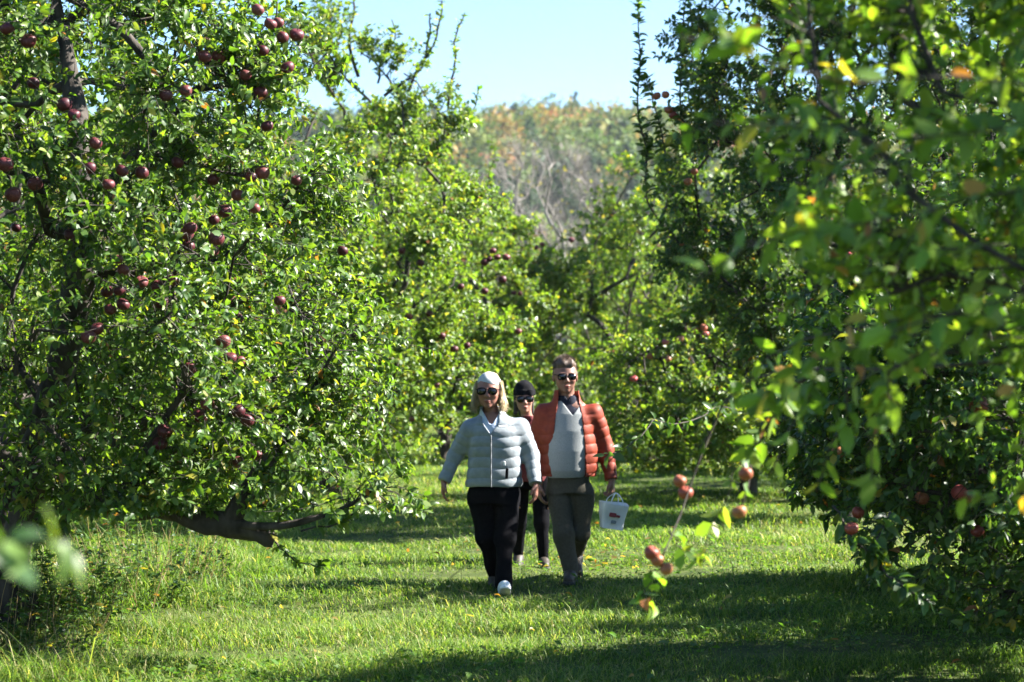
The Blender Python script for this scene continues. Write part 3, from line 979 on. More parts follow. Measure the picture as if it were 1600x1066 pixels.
def weed_clump(x, y, r, h, nst, seed, label, L=.05, pal=PAL_DARK, dry=.3):
    """a clump of leafy and dry weed stems"""
    rg = np.random.default_rng(seed)
    b3 = np.array([x, y, float(ground_z(np.array(x), np.array(y))) - .01])
    g_st, g_lf = Geo(), Geo()
    a_ = rg.uniform(0, 6.28, nst)
    rr = r * np.sqrt(rg.uniform(0, 1, nst))
    p0 = np.stack([rr * np.cos(a_), rr * np.sin(a_), 0 * a_], -1)
    hh = h * rg.uniform(.45, 1.1, nst) * (1 - .4 * rr / r)
    K = 6
    t = np.linspace(0, 1, K)[None, :, None]
    dv = np.stack([np.cos(a_) * rg.uniform(0, .5, nst), np.sin(a_) * rg.uniform(0, .5, nst), 1 + 0 * a_], -1)
    S = p0[:, None] + hh[:, None, None] * (t * dv[:, None] + t * t * rg.normal(size=(nst, 1, 3)) * .18)
    isdry = rg.uniform(size=nst) < dry
    V, Lp, Sz = tubes_np(S, np.linspace(.0035, .0012, K)[None] * np.ones((nst, 1)))
    cs = np.where(isdry[:, None], np.array([.32, .25, .15]), np.array([.10, .11, .04]))
    g_st.add(V, Lp, Sz, np.repeat(cs, K * 3, axis=0))
    live = np.where(~isdry)[0]
    si = np.repeat(live, 16)
    tt = rg.uniform(.12, 1, len(si)) * (K - 1)
    k0 = np.minimum(tt.astype(int), K - 2)
    f = (tt - k0)[:, None]
    lp = S[si, k0] * (1 - f) + S[si, k0 + 1] * f
    th_ = rg.uniform(0, 6.28, len(si))
    d_ = np.stack([np.cos(th_), np.sin(th_), rg.uniform(-.3, .6, len(si))], -1)
    g_lf.add(*leaf_arrays(lp, d_, np.array([0, 0, 1.0]) + rg.normal(size=(len(si), 3)) * .4, L * rg.uniform(.5, 1.3, len(si)), pick_cols(rg, len(si), pal), rg, 0))
    root = empty('weed_clump', b3)
    mobj('stems', g_st.mesh('stems', [M_GRASS]), root)
    mobj('foliage', g_lf.mesh('foliage', [M_LEAF]), root)
    tag(root, label, 'weeds', 'weed clumps at the foot of the left row')
    return root


weed_clump(P(70, 900, 13.3)[0], 13.3, .50, .66, 130, 3, 'dark leafy weed clump at the foot of the near left tree')
weed_clump(P(10, 930, 12.6)[0], 12.6, .40, .60, 100, 4, 'weed clump at the left edge with a few pale lit leaves')
weed_clump(P(85, 985, 11.9)[0], 11.9, .26, .36, 60, 5, 'short dry weed clump nearest the camera at the lower left', dry=.5)
weed_clump(P(235, 850, 16.0)[0], 16.0, .60, .75, 130, 6, 'tall dry weed clump in shade under the drooping limb', dry=.6)
weed_clump(P(150, 860, 14.6)[0], 14.6, .55, .70, 120, 8, 'mixed dry and green weed clump left of the drooping limb', dry=.4)

# ------------------------------------------------------------------ the wooded hill far away
rng = np.random.default_rng(77)
hx, hy = [], []
for yy in np.arange(262, 590, 6.5):
    for xx in np.arange(-95, 110, 6.5):
        if yy > 300 or rng.uniform() < .5:
            hx.append(xx + rng.uniform(-2.8, 2.8))
            hy.append(yy + rng.uniform(-2.8, 2.8))
hx, hy = np.array(hx), np.array(hy)
hz = hill_z(hx, hy)
PALH = [((.085, .14, .03), .34), ((.14, .175, .04), .26), ((.18, .17, .05), .14), ((.26, .17, .05), .09), ((.30, .12, .06), .05), ((.035, .065, .03), .16), ((.15, .13, .10), .015)]
hp = np.array([p_[0] for p_ in PALH])
hw_ = np.array([p_[1] for p_ in PALH])
patchn = Noise(31, .05)
hi = rng.choice(len(hp), len(hx), p=hw_ / hw_.sum())
pn_ = patchn(np.stack([hx, hy * .6, 0 * hx], -1))
hi = np.where((pn_ > .55) & (rng.uniform(size=len(hx)) < .7), 5, np.where((pn_ < -.6) & (rng.uniform(size=len(hx)) < .35), 3, hi))
hi = np.where((hi == 5) & (hy > 505) & (rng.uniform(size=len(hx)) < .85), 0, hi)
hi = np.where((hi == 4) & (hy > 500) & (rng.uniform(size=len(hx)) < .5), 1, hi)
gh = Geo()
NC = 150
for i in range(len(hx)):
    con = hi[i] == 5
    rr = rng.uniform(2.6, 4.6) * (0.75 if con else 1)
    ht = rng.uniform(6.5, 11.5) * (1.1 if con else 1)
    u_ = norm(rng.normal(size=(NC, 3)))
    rad = rng.uniform(.55, 1.0, (NC, 1)) ** .5
    q = u_ * rad
    if con:
        zf = rng.uniform(0, 1, NC)
        q = np.stack([u_[:, 0] * (1 - zf) * 1.1, u_[:, 1] * (1 - zf) * 1.1, zf * 2 - 1], -1)
    else:
        lump = 1 + .25 * np.sin(u_[:, 0] * 5 + i) * np.cos(u_[:, 1] * 5 + i * 2) + .15 * np.sin(u_[:, 2] * 9 + i)
        q = q * lump[:, None]
    p = np.array([hx[i], hy[i], hz[i] + ht * .58]) + q * np.array([rr, rr, ht * .45])
    d = rng.normal(size=(NC, 3))
    nn = u_ + rng.normal(size=(NC, 3)) * .5 + np.array([0, 0, .5])
    c = hp[hi[i]] * rng.uniform(.7, 1.3, (NC, 1)) * rng.uniform(.85, 1.15)
    gh.add(*leaf_arrays(p, d, nn, rng.uniform(.9, 1.9, NC), c, rng, 1))
tag(mobj('woodland', gh.mesh('woodland', [M_LEAFFAR])), 'wooded hillside in faded autumn colours under the pale sky', 'woodland', kind='stuff')

# ------------------------------------------------------------------ people: distance fields turned into smooth meshes


class SDF:
    def __init__(self, lo, hi, h):
        self.lo, self.h = np.array(lo, float), h
        self.n = np.ceil((np.array(hi) - self.lo) / h).astype(int) + 1
        self.f = np.full(self.n, 1.0, np.float32)

    def block(self, lo, hi, pad):
        i0 = np.clip(np.floor((np.minimum(lo, hi) - pad - self.lo) / self.h).astype(int), 0, self.n)
        i1 = np.clip(np.ceil((np.maximum(lo, hi) + pad - self.lo) / self.h).astype(int) + 1, 0, self.n)
        ax = [self.lo[k] + self.h * np.arange(i0[k], i1[k]) for k in range(3)]
        sl = tuple(slice(i0[k], i1[k]) for k in range(3))
        G = np.meshgrid(*ax, indexing='ij')
        return sl, G

    def put(self, sl, d, k):
        a_ = self.f[sl]
        d = d.astype(np.float32)
        if k > 0:
            h = np.clip(.5 + .5 * (a_ - d) / k, 0, 1)
            self.f[sl] = a_ * (1 - h) + d * h - k * h * (1 - h)
        else:
            self.f[sl] = np.minimum(a_, d)

    def cap(self, a_, b_, ra, rb, k=.02, ky=1.0, quilt=None):
        a_, b_ = np.array(a_, float), np.array(b_, float)
        m = max(ra, rb) * max(1, ky) + k + .03
        sl, (X, Y, Z) = self.block(np.minimum(a_, b_), np.maximum(a_, b_), m)
        if X.size == 0:
            return
        ba = b_ - a_
        L2 = max((ba ** 2).sum(), 1e-9)
        t = np.clip(((X - a_[0]) * ba[0] + (Y - a_[1]) * ba[1] + (Z - a_[2]) * ba[2]) / L2, 0, 1)
        ex, ey, ez = X - a_[0] - t * ba[0], (Y - a_[1] - t * ba[1]) / ky, Z - a_[2] - t * ba[2]
        d = np.sqrt(ex * ex + ey * ey + ez * ez) - (ra + (rb - ra) * t)
        if quilt:
            per, amp, ph = quilt
            s = t * math.sqrt(L2) + ph
            d = d - amp * (np.abs(np.sin(math.pi * s / per)) ** .38 - .8)
        self.put(sl, d, k)

    def ell(self, c, r, k=.01, rot=None):
        c, r = np.array(c, float), np.array(r, float)
        sl, (X, Y, Z) = self.block(c - r.max(), c + r.max(), k + .02)
        if X.size == 0:
            return
        Q = np.stack([X - c[0], Y - c[1], Z - c[2]], -1)
        if rot is not None:
            R = np.array(Euler(rot).to_matrix())
            Q = Q @ R
        k0 = np.sqrt(((Q / r) ** 2).sum(-1))
        k1 = np.sqrt(((Q / r ** 2).astype(float) ** 2).sum(-1))
        self.put(sl, k0 * (k0 - 1) / np.maximum(k1, 1e-6), k)

    def prof(self, rows, k=.02, quilt=None, cutf=None, pw=2.3):
        """stack of ellipses: rows (z, cx, cy, half width, half depth)"""
        r = np.array(rows, float)
        r = r[np.argsort(r[:, 0])]
        lo = np.array([(r[:, 1] - r[:, 3]).min(), (r[:, 2] - r[:, 4]).min(), r[0, 0]])
        hi = np.array([(r[:, 1] + r[:, 3]).max(), (r[:, 2] + r[:, 4]).max(), r[-1, 0]])
        sl, (X, Y, Z) = self.block(lo, hi, .05 + k)
        if X.size == 0:
            return
        g = [np.interp(Z, r[:, 0], r[:, q]) for q in range(1, 5)]
        e = (np.abs((X - g[0]) / g[2]) ** pw + np.abs((Y - g[1]) / g[3]) ** pw) ** (1 / pw)
        d = (e - 1) * np.minimum(g[2], g[3])
        if quilt:
            per, amp, ph = quilt
            d = d - amp * (np.abs(np.sin(math.pi * (Z + ph + .006 * np.sin(X * 22)) / per)) ** .38 - .8)
        d = np.maximum(d, np.maximum(r[0, 0] - Z, Z - r[-1, 0]))
        if cutf is not None:
            d = np.maximum(d, cutf(X, Y, Z))
        self.put(sl, d, k)

    def cut(self, fn):
        sl, (X, Y, Z) = self.block(self.lo, self.lo + self.h * self.n, 0)
        self.f[sl] = np.maximum(self.f[sl], fn(X, Y, Z).astype(np.float32))

    def wrinkle(self, amp, freq, seed, stretch=(1, 1, 1)):
        m = np.abs(self.f) < .04
        I = np.argwhere(m)
        Q = (self.lo + I * self.h) * np.array(stretch)
        self.f[m] -= (amp * Noise(seed, freq, 9)(Q)).astype(np.float32)

    def mesh(self, name, mat, colf=None):
        f = self.f.astype(np.float32)
        f[0], f[-1], f[:, 0], f[:, -1], f[:, :, 0], f[:, :, -1] = 1, 1, 1, 1, 1, 1
        s = f < 0
        nx, ny, nz_ = np.array(f.shape) - 1
        acc = np.zeros((nx, ny, nz_, 3), np.float32)
        cn = np.zeros((nx, ny, nz_), np.float32)
        quads = []
        edges = []
        for ax in range(3):
            sA = [slice(None)] * 3
            sB = [slice(None)] * 3
            sA[ax] = slice(0, -1)
            sB[ax] = slice(1, None)
            fa, fb = f[tuple(sA)], f[tuple(sB)]
            I = np.argwhere((fa < 0) != (fb < 0))
            va, vb = fa[tuple(I.T)], fb[tuple(I.T)]
            t = va / (va - vb)
            pos = I.astype(np.float32)
            pos[:, ax] += t
            o1, o2 = [(1, 2), (2, 0), (0, 1)][ax]
            cells = []
            for d1, d2 in ((-1, -1), (0, -1), (0, 0), (-1, 0)):
                c = I.copy()
                c[:, o1] += d1
                c[:, o2] += d2
                cells.append(c)
                np.add.at(acc, tuple(c.T), pos)
                np.add.at(cn, tuple(c.T), 1)
            flip = va >= 0
            edges.append((cells, flip))
        occ = cn > 0
        ids = np.full(cn.shape, -1, np.int64)
        ids[occ] = np.arange(occ.sum())
        V = acc[occ] / cn[occ][:, None] * self.h + self.lo
        F = []
        for cells, flip in edges:
            q = np.stack([ids[tuple(c.T)] for c in cells], -1)
            q[flip] = q[flip][:, ::-1]
            F.append(q)
        F = np.concatenate(F)
        # one gentle smoothing pass
        nb = np.zeros_like(V)
        nc = np.zeros(len(V))
        for q in range(4):
            a_, b_ = F[:, q], F[:, (q + 1) % 4]
            np.add.at(nb, a_, V[b_])
            np.add.at(nc, a_, 1)
            np.add.at(nb, b_, V[a_])
            np.add.at(nc, b_, 1)
        V = V * .55 + .45 * nb / np.maximum(nc, 1)[:, None]
        return mesh_np(name, V, F.ravel(), np.full(len(F), 4), mat, colf(V) if colf else None)


def hand(S, wrist, d, side, palm_n, curl=.5, r=1.0, thumb_fwd=(0, -1, 0)):
    """palm, four fingers of different length with knuckle bends and a thumb; d: direction to the fingertips,
    side: direction from little finger to index, palm_n: where the palm faces"""
    d, side, pn = [np.array(v, float) / np.linalg.norm(v) for v in (d, side, palm_n)]
    w_ = np.array(wrist, float)
    kn = w_ + d * .088 * r
    for o_ in (-.026, -.009, .009, .026):
        S.cap(w_ + d * .012 + side * o_ * .6, kn + side * o_, .017 * r, .0135 * r, .012)
    for o_, L in ((.029, .070), (.010, .080), (-.010, .074), (-.028, .058)):
        b = kn + side * o_ * r
        ang = curl * .7
        p1 = b + (d * math.cos(ang) + pn * math.sin(ang)) * L * .45 * r
        ang2 = ang + curl * .9
        p2 = p1 + (d * math.cos(ang2) + pn * math.sin(ang2)) * L * .33 * r
        ang3 = ang2 + curl * .7
        p3 = p2 + (d * math.cos(ang3) + pn * math.sin(ang3)) * L * .25 * r
        S.cap(b, p1, .0098 * r, .0088 * r, .004)
        S.cap(p1, p2, .0088 * r, .0080 * r, .002)
        S.cap(p2, p3, .0080 * r, .0068 * r, .002)
    tb = w_ + d * .030 * r + side * .026 * r
    t1 = tb + (side * .65 + d * .7 + pn * .35) * .036 * r
    t2 = t1 + (side * .15 + d * .95 + pn * .35) * .030 * r
    S.cap(tb, t1, .0155 * r, .0115 * r, .012)
    S.cap(t1, t2, .0110 * r, .0085 * r, .003)


def head(S, c, yaw=0.0, w_=1.0, s=1.0):
    """skull, jaw, nose, brow, lips, ears; c is the head centre at eye height, facing -y turned by yaw"""
    c = np.array(c, float)
    cy, sy = math.cos(yaw), math.sin(yaw)

    def q(x, y, z):
        return c + s * np.array([x * cy - y * sy, x * sy + y * cy, z])
    rz = (0, 0, yaw)
    S.ell(q(0, .012, .035), np.array([.073 * w_, .094, .088]) * s, .02, rz)
    S.ell(q(0, -.022, -.012), np.array([.066 * w_, .068, .085]) * s, .03, rz)
    S.ell(q(0, -.035, -.062), np.array([.050 * w_, .050, .048]) * s, .03, rz)
    S.ell(q(0, -.068, -.098), np.array([.022, .018, .018]) * s, .02, rz)
    for sx in (-1, 1):
        S.ell(q(sx * .036 * w_, -.068, -.028), np.array([.024, .018, .022]) * s, .015, rz)
        S.ell(q(sx * .033, -.082, .020), np.array([.024, .010, .008]) * s, .010, rz)
        S.ell(q(sx * .074 * w_, .012, -.008), np.array([.010, .020, .032]) * s, .004, rz)
        S.ell(q(sx * .012, -.100, -.036), np.array([.008, .010, .008]) * s, .005, rz)
    S.cap(q(0, -.086, .014), q(0, -.106, -.030), .0085 * s, .0125 * s, .008)
    S.ell(q(0, -.090, -.066), np.array([.024, .010, .0055]) * s, .003, rz)
    S.ell(q(0, -.087, -.077), np.array([.020, .010, .0065]) * s, .003, rz)
    return q


def skin_col(base, q, s=1.0):
    lip = q(0, -.092, -.071)

    def f(V):
        c = np.zeros((len(V), 3)) + np.array(base)
        d = np.linalg.norm((V - lip) / np.array([.024, .02, .011]), axis=1)
        m = np.clip(1.3 - d, 0, 1)[:, None]
        c = c * (1 - m) + np.array([.26, .07, .065]) * m
        for sx in (-1, 1):
            ch = q(sx * .04, -.075, -.030)
            d = np.linalg.norm(V - ch, axis=1) / .03
            m = (np.clip(1 - d, 0, 1) * .5)[:, None]
            c = c * (1 - m) + np.array([.34, .12, .09]) * m
        return c
    return f


M_SKIN = plain_mat('skin', (.92, .90, .88), (1, 1, 1), 60, .5, .08, spec=.35, attr=True, dist=.002)
M_JACKET = plain_mat('silver_nylon', (.175, .20, .22), (.225, .253, .275), 28, .5, .30, spec=.5, dist=.006)
M_ORANGE = plain_mat('orange_nylon', (.155, .022, .009), (.215, .034, .013), 28, .6, .30, spec=.25, dist=.006)
M_MAROON = plain_mat('maroon_cloth', (.10, .010, .013), (.14, .018, .018), 30, .7, .25)
M_BLACK = plain_mat('black_cloth', (.0025, .0025, .0035), (.005, .005, .0065), 40, .95, .2, spec=.06)
M_OLIVE = plain_mat('olive_twill', (.050, .046, .034), (.072, .066, .050), 60, .85, .2, spec=.2)
M_SWEAT = plain_mat('pale_grey_knit', (.23, .243, .243), (.29, .303, .303), 120, .9, .3, spec=.2, dist=.003)
M_NAVY = plain_mat('navy_cloth', (.008, .010, .022), (.014, .016, .03), 50, .8, .2, spec=.2)
M_PALEBLUE = plain_mat('pale_blue_cotton', (.40, .47, .60), (.48, .54, .66), 60, .85, .2, spec=.2)
M_WHITEKNIT = plain_mat('white_knit', (.42, .43, .43), (.52, .53, .53), 90, .9, .5, spec=.2, stretch=(1, 1, 2.5), dist=.004)
M_BLACKKNIT = plain_mat('black_knit', (.004, .004, .005), (.012, .012, .014), 90, .95, .6, spec=.08, dist=.004)
M_BLOND = plain_mat('blond_hair', (.30, .21, .10), (.50, .40, .24), 40, .5, .7, spec=.4, stretch=(3, 3, .35), dist=.008)
M_BROWN = plain_mat('brown_hair', (.035, .020, .012), (.10, .062, .038), 45, .55, .7, spec=.4, stretch=(2, 2, .6), dist=.006)
M_DARKHAIR = plain_mat('dark_hair', (.012, .009, .008), (.04, .03, .025), 45, .5, .7, spec=.4, stretch=(2, 2, .5), dist=.006)
M_SHOEW = plain_mat('white_trainer', (.70, .72, .75), (.80, .81, .82), 50, .5, .1, spec=.4)
M_SHOED = plain_mat('dark_leather', (.02, .016, .012), (.05, .038, .028), 40, .6, .2, spec=.4)
M_RUBBER = plain_mat('rubber', (.02, .02, .02), (.035, .035, .035), 60, .7, .2)
M_ZIP = plain_mat('zip_grey', (.10, .11, .12), (.20, .21, .22), 200, .4, .3)
M_WHITE = plain_mat('plain_white', (.80, .80, .80), (.85, .85, .85), 50, .6, .0)


def lens_mat():
    m, t, out = new_mat('sunglass_lens')
    pb = nd(t, 'ShaderNodeBsdfPrincipled')
    pb.inputs['Base Color'].default_value = (.006, .006, .007, 1)
    pb.inputs['Roughness'].default_value = .08
    pb.inputs['Specular IOR Level'].default_value = .7
    t.links.new(pb.outputs[0], out.inputs[0])
    return m


M_LENS = lens_mat()


def sunglasses(q, root, s=1.0, w_=1.0, big=1.0):
    """two lenses in a frame with bridge and temples; q maps head coordinates to the person"""
    g = Geo()
    for sx in (-1, 1):
        K, R = 20, 5
        V, F = [], []
        for layer in (0, 1):
            for k in range(K):
                an = 2 * math.pi * k / K
                cx_, sz_ = math.cos(an), math.sin(an)
                x = sx * .034 * w_ + .0285 * big * np.sign(cx_) * abs(cx_) ** .75
                z = .002 + .0225 * big * np.sign(sz_) * abs(sz_) ** .8 - .002 * (x * sx / .03)
                y = -.103 + .18 * (abs(x) - .02) ** 2 * 9 + (.005 if layer else 0)
                V.append(q(x, y, z))
        n0 = 0
        V = np.array(V)
        L, S_ = [], []
        L += list(range(K)); S_.append(K)
        L += list(range(2 * K - 1, K - 1, -1)); S_.append(K)
        for k in range(K):
            L += [k, k + K, (k + 1) % K + K, (k + 1) % K]
            S_.append(4)
        g.add(V, L, S_)
        # rim
        ring = np.array([V[k] for k in range(K)] + [V[0]])
        v, f, c = tube_chain(ring, np.full(K + 1, .0022), 5)
        g.add(v, f.ravel(), np.full(len(f), 4), None, 1)
        tp = np.array([q(sx * .060 * w_, -.088, .010), q(sx * .074 * w_, -.06, .012), q(sx * .079 * w_, -.01, .012), q(sx * .077 * w_, .03, .004)])
        v, f, c = tube_chain(catmull(tp, 10), np.full(10, .0028), 5)
        g.add(v, f.ravel(), np.full(len(f), 4), None, 1)
    br = np.array([q(-.012, -.104, .008), q(0, -.109, .012), q(.012, -.104, .008)])
    v, f, c = tube_chain(catmull(br, 7), np.full(7, .0026), 5)
    g.add(v, f.ravel(), np.full(len(f), 4), None, 1)
    return mobj('sunglasses', g.mesh('sunglasses', [M_LENS, M_BLACK]), root)


def shoe(root, ankle, toe_dir, mat, pitch=0.0, s=1.0):
    """a trainer: upper, toe box, sole; ankle joint at about 8 cm above its sole"""
    a_ = np.array(ankle, float)
    d = np.array([toe_dir[0], toe_dir[1], 0.0])
    d /= np.linalg.norm(d)
    d3 = d * math.cos(pitch) + np.array([0, 0, math.sin(pitch)])
    u3 = -d * math.sin(pitch) + np.array([0, 0, math.cos(pitch)])
    S = SDF(a_ - .30, a_ + .30, .006)
    heel = a_ - u3 * .045 * s - d3 * .045 * s
    toe = a_ - u3 * .058 * s + d3 * .15 * s
    S.cap(heel, a_ + d3 * .04 * s - u3 * .035 * s, .040 * s, .043 * s, .02)
    S.cap(a_ + d3 * .03 * s - u3 * .035 * s, toe, .044 * s, .034 * s, .02)
    S.cap(a_ - d3 * .015 * s, a_ - u3 * .04 * s, .040 * s, .045 * s, .02)
    S.cut(lambda X, Y, Z: -((X - a_[0]) * u3[0] + (Y - a_[1]) * u3[1] + (Z - a_[2]) * u3[2]) - .082 * s)
    sh = mobj('shoe', S.mesh('shoe', mat), root)
    T = SDF(a_ - .30, a_ + .30, .006)
    b0 = a_ - u3 * .082 * s
    T.cap(b0 - d3 * .045 * s, b0 + d3 * .155 * s, .046 * s, .041 * s, 0)
    T.cut(lambda X, Y, Z: np.abs((X - b0[0]) * u3[0] + (Y - b0[1]) * u3[1] + (Z - b0[2]) * u3[2]) - .013 * s)
    mobj('sole', T.mesh('sole', M_RUBBER if mat is not M_SHOEW else M_WHITE), sh)
    return sh


def patch(name, root, mat, c, u, v, n, wu, wv, th=.004):
    """a small rounded tab (zip, logo, pocket) lying on cloth"""
    c, u, v, n = [np.array(x, float) for x in (c, u, v, n)]
    u, v, n = u / np.linalg.norm(u), v / np.linalg.norm(v), n / np.linalg.norm(n)
    K = 16
    V = []
    for lay in (-.5, .5, .6):
        for k in range(K):
            an = 2 * math.pi * k / K
            cu, sv = math.cos(an), math.sin(an)
            sh_ = .8 if lay == .6 else 1.0
            V.append(c + u * wu * sh_ * np.sign(cu) * abs(cu) ** .35 + v * wv * sh_ * np.sign(sv) * abs(sv) ** .35 + n * th * lay * 2)
    L, S_ = list(range(K - 1, -1, -1)), [K]
    for lay in range(2):
        for k in range(K):
            L += [lay * K + k, lay * K + (k + 1) % K, (lay + 1) * K + (k + 1) % K, (lay + 1) * K + k]
            S_.append(4)
    L += list(range(2 * K, 3 * K))
    S_.append(K)
    return mobj(name, mesh_np(name, np.array(V), L, S_, mat), root)


HV = .0055
# ---------------------------------------------------------------- the woman in the silver jacket
YW = 15.87
W = empty('person', (P(770, 917, YW)[0], YW, float(ground_z(np.array(-.14), np.array(YW)))))
tag(W, 'woman in a silver puffer jacket, white headband and sunglasses walking with arms out', 'person')
k_ = YW / FPX


def wp(px, py, y=0.0):
    return np.array([(px - 770) * k_, y, (917 - py) * k_])


LO, HI = (-.52, -.48, -.04), (.52, .48, 1.72)
S = SDF(LO, HI, HV)
hc = wp(764, 606, -.03)
q = head(S, hc, -.12, 1.10, 1.10)
S.cap(wp(768, 652, .02), wp(766, 622, .0), .056, .052, .02)
shL, shR = wp(734, 663, .0), wp(812, 661, .01)
elL, elR = wp(712, 708, .05), wp(829, 706, .03)
wrL, wrR = wp(694, 747, .0), wp(837, 750, -.08)
S.prof([(.76, .02, 0, .15, .10), (.95, .02, 0, .15, .10), (1.15, .015, 0, .16, .10), (1.26, .01, .01, .14, .08), (1.31, .0, .01, .07, .06)])
for sh_, el_, wr_ in ((shL, elL, wrL), (shR, elR, wrR)):
    S.cap(sh_, el_, .046, .036)
    S.cap(el_, wr_, .036, .025)
hand(S, wrL, (-.10, .05, -1), (.1, -1, 0), (1, .1, 0), .45, .98)
hand(S, wrR, (-.02, -.15, -1), (-.25, -1, .1), (-1, .25, 0), .45, .98)
hipL, hipR = wp(752, 765), wp(793, 765)
knL, knR = wp(760, 835, -.02), wp(789, 838, -.10)
anL, anR = wp(772, 893, .20), wp(788, 902, -.24)
for hp_, kn_, an_ in ((hipL, knL, anL), (hipR, knR, anR)):
    S.cap(hp_, kn_, .070, .05)
    S.cap(kn_, an_, .05, .035)
mobj('body', S.mesh('body', M_SKIN, skin_col((.28, .13, .095), q)), W)

# trousers: wide, tapering to the ankle
S = SDF(LO, HI, HV)
S.prof([(.66, .008, .0, .178, .125), (.74, .008, .0, .190, .135), (.82, .01, 0, .188, .135)], .05)
for hp_, kn_, an_, kx in ((hipL, knL, anL, .0), (hipR, knR, anR, .0)):
    S.cap(hp_ - np.array([0, 0, .02]), kn_, .100, .076, .035)
    S.cap(kn_, an_, .076, .056, .03)
S.wrinkle(.006, 26, 3, (1, 1, .6))
S.wrinkle(.008, 13, 4, (1, 1, 1.3))
S.cut(lambda X, Y, Z: Z - .81)
mobj('trousers', S.mesh('trousers', M_BLACK), W)
shoe(W, anR + np.array([.0, -.01, .0]), (.05, -1), M_SHOEW, .42)
shoe(W, anL + np.array([0, .0, -.02]), (-.1, -1), M_SHOED, -.45)  # rear shoe of the same pair, given the dark material

# jacket
S = SDF(LO, HI, HV)
vcut = lambda X, Y, Z: np.where(Y < -.02, np.minimum((Z - 1.165) * .7, .06) - np.abs(X + .015), -1.0)
S.prof([(.765, .005, .0, .204, .150), (.80, .005, .0, .209, .155), (.90, .010, .0, .202, .158), (1.0, .014, .0, .195, .150), (1.10, .016, .0, .192, .143),
        (1.18, .015, .005, .186, .132), (1.24, .012, .010, .165, .112), (1.285, .004, .014, .120, .09), (1.31, -.002, .015, .085, .075)], .02, (.077, .0085, .012))
for sh_, el_, wr_ in ((shL, elL, wrL), (shR, elR, wrR)):
    u_ = norm(wr_ - el_)
    S.cap(sh_ + np.array([0, 0, -.012]), el_, .068, .062, .045, 1.0, (.072, .0075, .02))
    S.cap(el_, wr_ - u_ * .0, .060, .047, .025, 1.0, (.070, .0065, .0))
S.prof([(1.27, -.005, .012, .092, .085), (1.33, -.008, .012, .083, .078), (1.355, -.008, .012, .080, .075)], .02)
S.wrinkle(.005, 34, 7, (1, 1, .7))
S.wrinkle(.007, 11, 8)
S.cut(vcut)
S.cut(lambda X, Y, Z: .066 - np.sqrt(((X + .008)) ** 2 + ((Y - .005) / .95) ** 2) + np.where(Z < 1.25, 1, 0) * -1)
for sh_, el_, wr_ in ((shL, elL, wrL), (shR, elR, wrR)):
    u_ = norm(wr_ - el_)
    S.cut(lambda X, Y, Z: np.where(Z < el_[2], np.where(np.abs(X - wr_[0]) < .13, (X - wr_[0]) * u_[0] + (Y - wr_[1]) * u_[1] + (Z - wr_[2]) * u_[2] - .004, -1), -1))
S.cut(lambda X, Y, Z: np.where((np.abs(X - .005) < .235), .768 - Z, -1))
jk = mobj('jacket', S.mesh('jacket', M_JACKET), W)
zp = []
for z in np.linspace(.775, 1.165, 30):
    zp.append((-.012, -.160 + .35 * max(0, z - 1.0) ** 2 + .004 * math.cos(z * 80), z))
v, f, c = tube_chain(np.array(zp), np.full(len(zp), .0055), 6)
mobj('zip', mesh_np('zip', v, f.ravel(), np.full(len(f), 4), M_ZIP), jk)
patch('chest_strip', jk, M_WHITE, (.075, -.137, 1.222), (1, .25, .05), (0, .25, 1), (.1, -1, .25), .036, .0065, .003)  # narrow white strip on the chest
patch('pocket_glint', jk, M_WHITE, (.088, -.162, .948), (1, .15, 0), (0, 0, 1), (0, -1, 0), .008, .016, .004)  # a glint of light, put in as a small white tab
patch('pocket_zip', jk, M_BLACK, (.105, -.160, .875), (1, .25, 0), (.06, 0, 1), (.1, -1, 0), .011, .040, .004)

# pale blue hooded top showing at the collar and in the open neck
S = SDF((-.2, -.25, 1.1), (.2, .2, 1.42), .005)
S.prof([(1.13, .008, 0, .160, .126), (1.20, .008, .003, .15, .112), (1.26, .004, .008, .125, .092), (1.30, .0, .012, .09, .075)], .01)
S.prof([(1.26, -.006, .010, .093, .088), (1.33, -.010, .012, .088, .083), (1.365, -.010, .014, .092, .084)], .01)
S.cut(lambda X, Y, Z: np.where((Y < .0) & (Z > 1.235), (Z - 1.235) * .55 + .012 - np.abs(X + .012), -1.0))
S.cut(lambda X, Y, Z: np.where(Z > 1.30, .062 - np.sqrt((X + .008) ** 2 + (Y - .01) ** 2), -1.0))
S.wrinkle(.003, 35, 12)
mobj('hooded_top', S.mesh('hooded_top', M_PALEBLUE), W)

# hair and headband
S = SDF(hc - .24, hc + .22, .005)
S.ell(q(0, .028, .030), np.array([.090, .100, .105]), .02)
for sx in (-1, 1):
    S.cap(q(sx * .074, .010, .02), q(sx * .088, .018, -.075), .032, .034, .03)
    S.cap(q(sx * .088, .018, -.075), q(sx * .094, .005, -.105), .032, .022, .02)
S.cap(q(0, .075, .0), q(0, .08, -.08), .06, .06, .04)
S.cut(lambda X, Y, Z: np.where(Y < q(0, .0, 0)[1] - .012, .072 - np.abs(X - hc[0]), -1.0))
S.wrinkle(.007, 55, 21, (1.6, 1.6, .35))
hw0 = mobj('hair', S.mesh('hair', M_BLOND), W)
srng = np.random.default_rng(3)


def strands(root, paths, mat, r=.0016):
    Sg = np.array([catmull(p_, 8) for p_ in paths])
    V, L_, Z_ = tubes_np(Sg, np.linspace(r, r * .5, 8)[None] * np.ones((len(Sg), 1)))
    return mobj('loose_strands', mesh_np('loose_strands', V, L_, Z_, mat), root)


